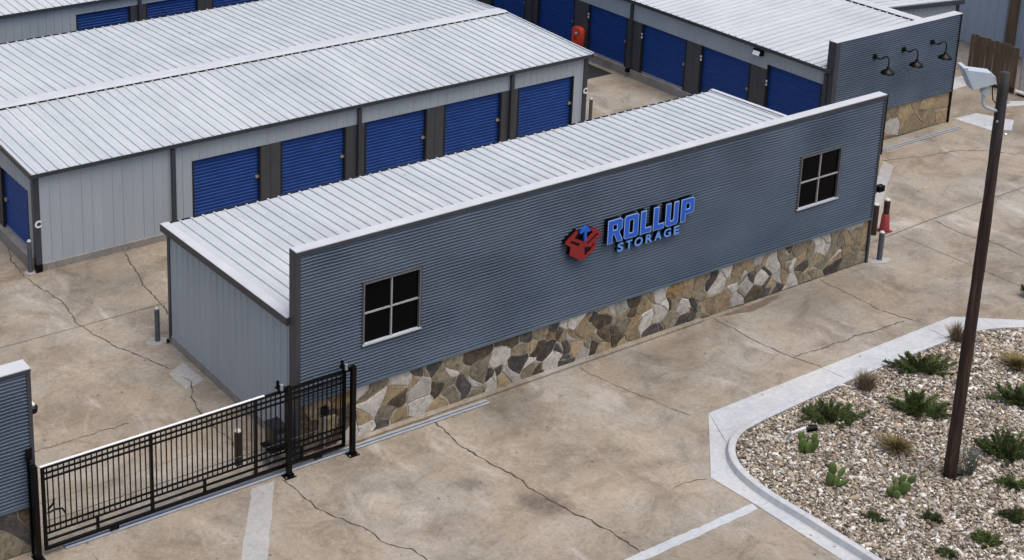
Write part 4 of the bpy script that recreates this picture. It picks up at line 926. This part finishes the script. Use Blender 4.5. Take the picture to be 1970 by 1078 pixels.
body = [lp(0.62,-0.13,8.70), lp(0.26,-0.13,8.80), lp(0.26,0.19,8.80), lp(0.62,0.19,8.70), lp(0.80,-0.11,9.08), lp(0.30,-0.11,9.02), lp(0.30,0.17,9.02), lp(0.80,0.17,9.08)]
mb = MB().hexa(body)
hs = obj('housing', mb, 'lamp_grey', fl)
obj('hood', MB().hexa([lp(0.64,-0.16,8.68), lp(0.622,-0.16,8.68), lp(0.622,0.22,8.68), lp(0.64,0.22,8.68), lp(0.87,-0.15,9.13), lp(0.802,-0.15,9.14), lp(0.802,0.21,9.14), lp(0.87,0.21,9.13)]), 'lamp_grey', hs)
obj('end_cap', MB().hexa([lp(0.257,-0.08,8.80), lp(0.17,-0.08,8.78), lp(0.17,0.13,8.78), lp(0.257,0.13,8.80), lp(0.285,-0.08,8.97), lp(0.22,-0.08,8.95), lp(0.22,0.13,8.95), lp(0.285,0.13,8.97)]), 'lamp_grey', hs)
obj('power_cable', MB().tube([lp(0.22,0,8.78), lp(0.20,0.02,8.6), lp(0.17,0.02,8.45), lp(0.12,0.0,8.38)], 0.012, 6), 'black', fl)
# ------------------------------------------------------------------ far right: wooden fence, wire fence, shed
wf = thing('wooden_fence', 'brown weathered picket fence at the far right edge', 'fence', (33.4, 7.2, 0))
pk = None; i = 0; y = 8.1
while y > 6.25:
    if pk is None: pk = obj('picket', MB().box(33.37, 33.40, y-0.07, y+0.07, 0.15, 1.72), 'old_wood', wf, origin=(33.385, y, 0.15))
    else: link('picket', pk.data, (33.385+random.uniform(-.008, .008), y, 0.15+random.uniform(-.03, .03)), wf)
    y -= 0.165
obj('kick_board', MB().box(33.33, 33.369, 6.2, 8.2, 0.03, 0.24), 'rust', wf)
obj('back_rail', MB().box(33.41, 33.46, 6.2, 8.2, 1.3, 1.4), 'old_wood', wf)
wr = thing('wire_fence', 'grey wire mesh fence with a white pipe along its foot', 'fence', (33.5, 4.0, 0))
mb = MB(); 
for i in range(64):
    y = 6.1-i*0.075; mb.box(33.49, 33.496, y-0.006, y+0.006, 0.2, 1.75)
for i in range(21): z = 0.22+i*0.075; mb.box(33.497, 33.503, 1.35, 6.1, z-0.006, z+0.006)
obj('wire_mesh', mb, 'mesh_wire', wr)
obj('foot_pipe', MB().tube([(33.42, 6.15, 0.12), (33.42, 1.3, 0.12)], 0.06, 10), 'white_paint', wr); obj('foot_board', MB().box(33.46, 33.55, 1.3, 6.15, 0.0, 0.05), 'rust', wr)
for y in (6.12, 3.7, 1.3): obj('fence_post', MB().tube([(33.54, y, 0), (33.54, y, 1.8)], 0.03, 8), 'galv', wr)
sh = thing('metal_shed', 'pale blue metal shed beyond the fences at top right', 'shed', (37.2, 10, 0))
FS = Fr((37.2, 26), -math.pi/2); panels(sh, FS, 0, 30, 0.0, 3.6, width=2.0, mat='shed', pitch=0.4, h=0.03)
obj('roof', MB().hexa([(36.9,-4.2,3.6), (46,-4.2,4.3), (46,26.2,4.3), (36.9,26.2,3.6), (36.9,-4.2,3.66), (46,-4.2,4.36), (46,26.2,4.36), (36.9,26.2,3.66)]), 'roof', sh)
obj('corner_post', MB().box(37.05, 37.19, 8.9, 9.25, 0, 3.58), 'old_wood', sh)

# ------------------------------------------------------------------ planting
GZ = 0.09
def juniper(x, y, rx, ry, h, label, nb=46, seed=0, mat='juniper', dirs=None):
    rx *= 1.16; h *= 0.84; r_ = random.Random(seed); t = thing('juniper_shrub', label, 'shrub', (x, y, GZ), 'juniper shrubs in the gravel bed')
    lf = MB(); br = MB()
    nb = int(nb*0.75)
    for i in range(nb):
        an = 2*math.pi*(i+r_.uniform(-.4, .4))/nb*2.4; ex = r_.uniform(0.45, 1.0) if i % 4 else r_.uniform(0.05, 0.4)
        if r_.random() < 0.12: ex *= 1.3
        ca, sa = math.cos(an), math.sin(an); ux, uy = rx*ca*0.842+ry*sa*0.539, -rx*ca*0.539+ry*sa*0.842
        a = Vector((x+0.22*ex*ux, y+0.22*ex*uy, GZ))
        tip = Vector((x+ex*ux, y+ex*uy, GZ+h*(0.18+0.80*r_.random())*(1.12-0.45*ex)))
        mid = a.lerp(tip, 0.55)+Vector((0, 0, -h*0.06))
        br.tube([a, mid, tip], [0.010, 0.007, 0.002], 4, False)
        Ln = (tip-a).length; n = int(70+260*Ln)
        for j in range(n):
            u = 0.10+0.90*(j/n)**0.9; p = a.lerp(mid, u/0.55) if u < 0.55 else mid.lerp(tip, (u-0.55)/0.45)
            d = ((mid-a) if u < 0.55 else (tip-mid)).normalized(); sp_ = 0.046*(1.0-u)**0.6+0.005
            q = p + Vector((r_.gauss(0, sp_), r_.gauss(0, sp_), r_.gauss(0, sp_*0.7)))
            if q.z < GZ+0.01: q.z = GZ+0.01+r_.random()*0.03
            d2 = (d+Vector((r_.gauss(0, .30), r_.gauss(0, .30), r_.gauss(0.10, .25)))).normalized()
            ln = r_.uniform(0.04, 0.10); wd = r_.uniform(0.005, 0.011); sd = d2.orthogonal().normalized()
            ang = r_.uniform(0, math.pi); s1 = (Matrix.Rotation(ang, 3, d2) @ sd)*wd; s2 = (Matrix.Rotation(ang+math.pi/2, 3, d2) @ sd)*wd
            b_ = q+d2*ln*0.45; e = q+d2*ln
            lf.add([q, b_+s1, e, b_-s1, b_+s2, b_-s2], [(0,1,2,3), (0,4,2,5)])
    obj('foliage', lf, mat, t, origin=(x, y, GZ)); obj('branches', br, 'twig', t, origin=(x, y, GZ))
juniper(10.78, -5.02, 0.60, 0.46, 0.46, 'juniper shrub by the curb, above the landscape spotlight', 58, 1)
juniper(14.30, -4.72, 0.66, 0.46, 0.52, 'spiky juniper shrub overlapping the straight pale curb', 60, 2)
juniper(12.72, -5.86, 0.64, 0.50, 0.50, 'broad juniper shrub touching the left side of the pole', 66, 3)
juniper(12.86, -7.98, 0.58, 0.50, 0.62, 'tall juniper shrub right of the pole base', 64, 4)
juniper(15.05, -6.80, 0.66, 0.50, 0.48, 'juniper shrub at the right edge, halfway up the bed', 56, 5)
juniper(11.92, -8.78, 0.28, 0.24, 0.22, 'small juniper below the tall one at the right edge', 22, 6)
juniper(8.60, -8.02, 0.16, 0.14, 0.14, 'tiny juniper sprig nearest the curved curb bottom', 12, 7, 'juniper_young')
juniper(9.56, -8.66, 0.19, 0.16, 0.18, 'tiny bright green juniper right of the lowest cactus', 13, 8, 'juniper_young')
juniper(9.80, -9.66, 0.27, 0.22, 0.20, 'small dark juniper near the bottom edge of the picture', 22, 9)
juniper(10.98, -9.50, 0.30, 0.26, 0.22, 'small juniper cut by the right edge near the bottom', 22, 10, 'juniper_young')
juniper(8.86, -9.55, 0.17, 0.15, 0.16, 'tiny juniper cut by the bottom edge of the picture', 12, 12, 'juniper_young')
juniper(19.95, -3.60, 0.20, 0.20, 0.25, 'small green sprig on the concrete at the far right edge', 14, 13)
def tuft(x, y, r, h, label, mat, n=260, seed=0, name='grass_tuft', cat='grass tuft', lean=0.6, w_=0.006):
    r_ = random.Random(seed); t = thing(name, label, cat, (x, y, GZ)); mb = MB()
    for i in range(n):
        an = r_.uniform(0, 2*math.pi); q = r_.random()**0.5; bx_, by_ = x+0.35*r*q*math.cos(an), y+0.35*r*q*math.sin(an)
        hh = h*r_.uniform(0.55, 1.0)*(1.1-0.4*q); le = r*lean*q+r_.uniform(0, 0.04); tx, ty = bx_+le*math.cos(an), by_+le*math.sin(an)
        mx_, my_ = bx_+le*0.35*math.cos(an), by_+le*0.35*math.sin(an); c_, s_ = math.cos(an+1.57+r_.uniform(-.6, .6))*w_, math.sin(an+1.57+r_.uniform(-.6, .6))*w_
        mb.add([(bx_-c_, by_-s_, GZ), (bx_+c_, by_+s_, GZ), (mx_+c_, my_+s_, GZ+hh*0.6), (mx_-c_, my_-s_, GZ+hh*0.6), (tx, ty, GZ+hh)], [(0,1,2,3), (3,2,4)])
    obj('blades', mb, mat, t, origin=(x, y, GZ)); return t
tuft(12.50, -4.58, 0.40, 0.56, 'dry tan grass tuft between two junipers along the curb', 'dry_grass', 320, 31)
tuft(16.25, -4.22, 0.40, 0.56, 'dry tan grass tuft at the far curb corner behind the pole', 'dry_grass', 300, 32)
tuft(11.02, -6.60, 0.40, 0.32, 'low golden bushy tuft in the gravel left of the pole', 'gold_shrub', 420, 33, 'golden_shrub', 'shrub', 0.85, 0.008)
tuft(16.35, -5.80, 0.42, 0.34, 'low golden bushy tuft at the right edge, highest up', 'gold_shrub', 420, 34, 'golden_shrub', 'shrub', 0.85, 0.009)
sg_ = thing('sage_shrub', 'pale grey-green sage shrub at the foot of the pole', 'shrub', (11.36, -7.98, GZ)); mb = MB(); r_ = random.Random(44)
for i in range(900):
    an = r_.uniform(0, 6.28); q = r_.random()**0.6; h_ = r_.uniform(0.05, 0.60); c = Vector((11.42+0.26*q*math.cos(an)*(0.4+h_), -8.02+0.26*q*math.sin(an)*(0.4+h_), GZ+h_))
    d = Vector((math.cos(an)*0.5, math.sin(an)*0.5, 0.9)).normalized(); s_ = d.orthogonal().normalized()*0.018; mb.add([c, c+d*0.04+s_, c+d*0.10, c+d*0.04-s_], [(0,1,2,3)])
obj('foliage', mb, 'sage', sg_, origin=(11.36, -7.98, GZ))
def pad_mesh():
    vs = []; fs = []; n = 12; prof = [(0, 0.10, 0.25), (0.12, 0.55, 0.6), (0.35, 0.88, 0.9), (0.62, 1.0, 1.0), (0.84, 0.78, 0.85), (0.96, 0.40, 0.6), (1.0, 0.08, 0.2)]
    for z, wx, wy in prof:
        for j in range(n): a = 2*math.pi*j/n; vs.append((math.cos(a)*wx*0.5, math.sin(a)*wy*0.13, z))
    for i in range(len(prof)-1):
        for j in range(n): q = i*n; fs.append((q+j, q+(j+1) % n, q+n+(j+1) % n, q+n+j))
    fs.append(tuple(reversed(range(n)))); fs.append(tuple((len(prof)-1)*n+j for j in range(n)))
    return make_mesh('pad', vs, fs, 'cactus', True)
PAD = pad_mesh()
def cactus(x, y, pads, label, rot=0.57):
    t = thing('prickly_pear', label, 'cactus', (x, y, GZ), 'prickly pears in the gravel bed')
    for (a, d, z, h, w_, tilt, yaw) in pads:
        o = link('pad', PAD, (x+a*0.842+d*0.539, y-a*0.539+d*0.842, GZ+z), t); o.scale = (w_, h*0.9, h); o.rotation_euler = (random.uniform(-.12, .12), tilt, -rot+yaw)
cactus(9.24, -5.68, [(-0.06,0,0,0.42,0.20,-0.15,0.1), (0.03,-0.03,0,0.34,0.22,0.05,0.5), (0.10,0,0.02,0.38,0.17,0.30,-0.3), (-0.10,0.02,0.28,0.26,0.17,-0.2,0.4), (0.14,0.0,0.28,0.24,0.16,0.15,0.2), (0.02,0.03,0.26,0.18,0.14,0.1,0.9)], 'prickly pear beside the small landscape spotlight')
cactus(8.74, -6.82, [(-0.05,0,0,0.36,0.18,-0.08,0.1), (0.04,-0.02,0,0.30,0.17,0.25,0.4), (-0.04,0.0,0.30,0.30,0.17,0.02,-0.1), (0.09,0,0.24,0.26,0.16,0.75,0.3), (0.08,-0.03,0.04,0.30,0.15,0.95,0.1), (0.0,0.03,0.22,0.24,0.15,0.3,0.6)], 'prickly pear nearest the curved curb')
cactus(9.58, -7.72, [(0.02,0,0,0.32,0.24,0.10,0.2), (0.08,0.03,0.02,0.36,0.26,0.45,-0.2), (-0.06,0,0.0,0.34,0.16,-0.55,0.4), (0.0,-0.10,0.0,0.20,0.20,-0.1,0.0), (0.10,0.02,0.26,0.24,0.20,0.25,0.3), (0.26,0.02,0.28,0.22,0.19,0.35,0.1), (-0.02,0.04,0.26,0.18,0.15,-0.1,0.8)], 'prickly pear with an arching pad, left of the pole base')
ls = thing('landscape_spotlight', 'small white and black landscape spotlight over a cactus', 'spotlight', (9.42, -5.42, GZ))
obj('stake', MB().tube([lp2 for lp2 in ((9.42,-5.42,GZ), (9.42,-5.42,GZ+0.34))], 0.014, 8), 'black', ls)
obj('lamp_head', MB().tube([(9.47,-5.45,GZ+0.40), (9.66,-5.57,GZ+0.45)], 0.075, 14), 'black', ls)
obj('bracket', MB().tube([(9.22,-5.28,GZ+0.30), (9.34,-5.36,GZ+0.37), (9.50,-5.47,GZ+0.45)], [0.03, 0.035, 0.04], 8), 'white_paint', ls)
obj('lens_hood', MB().tube([(9.20,-5.27,GZ+0.30), (9.13,-5.23,GZ+0.12)], [0.035, 0.02], 8), 'galv', ls)

S.render.engine = 'CYCLES'
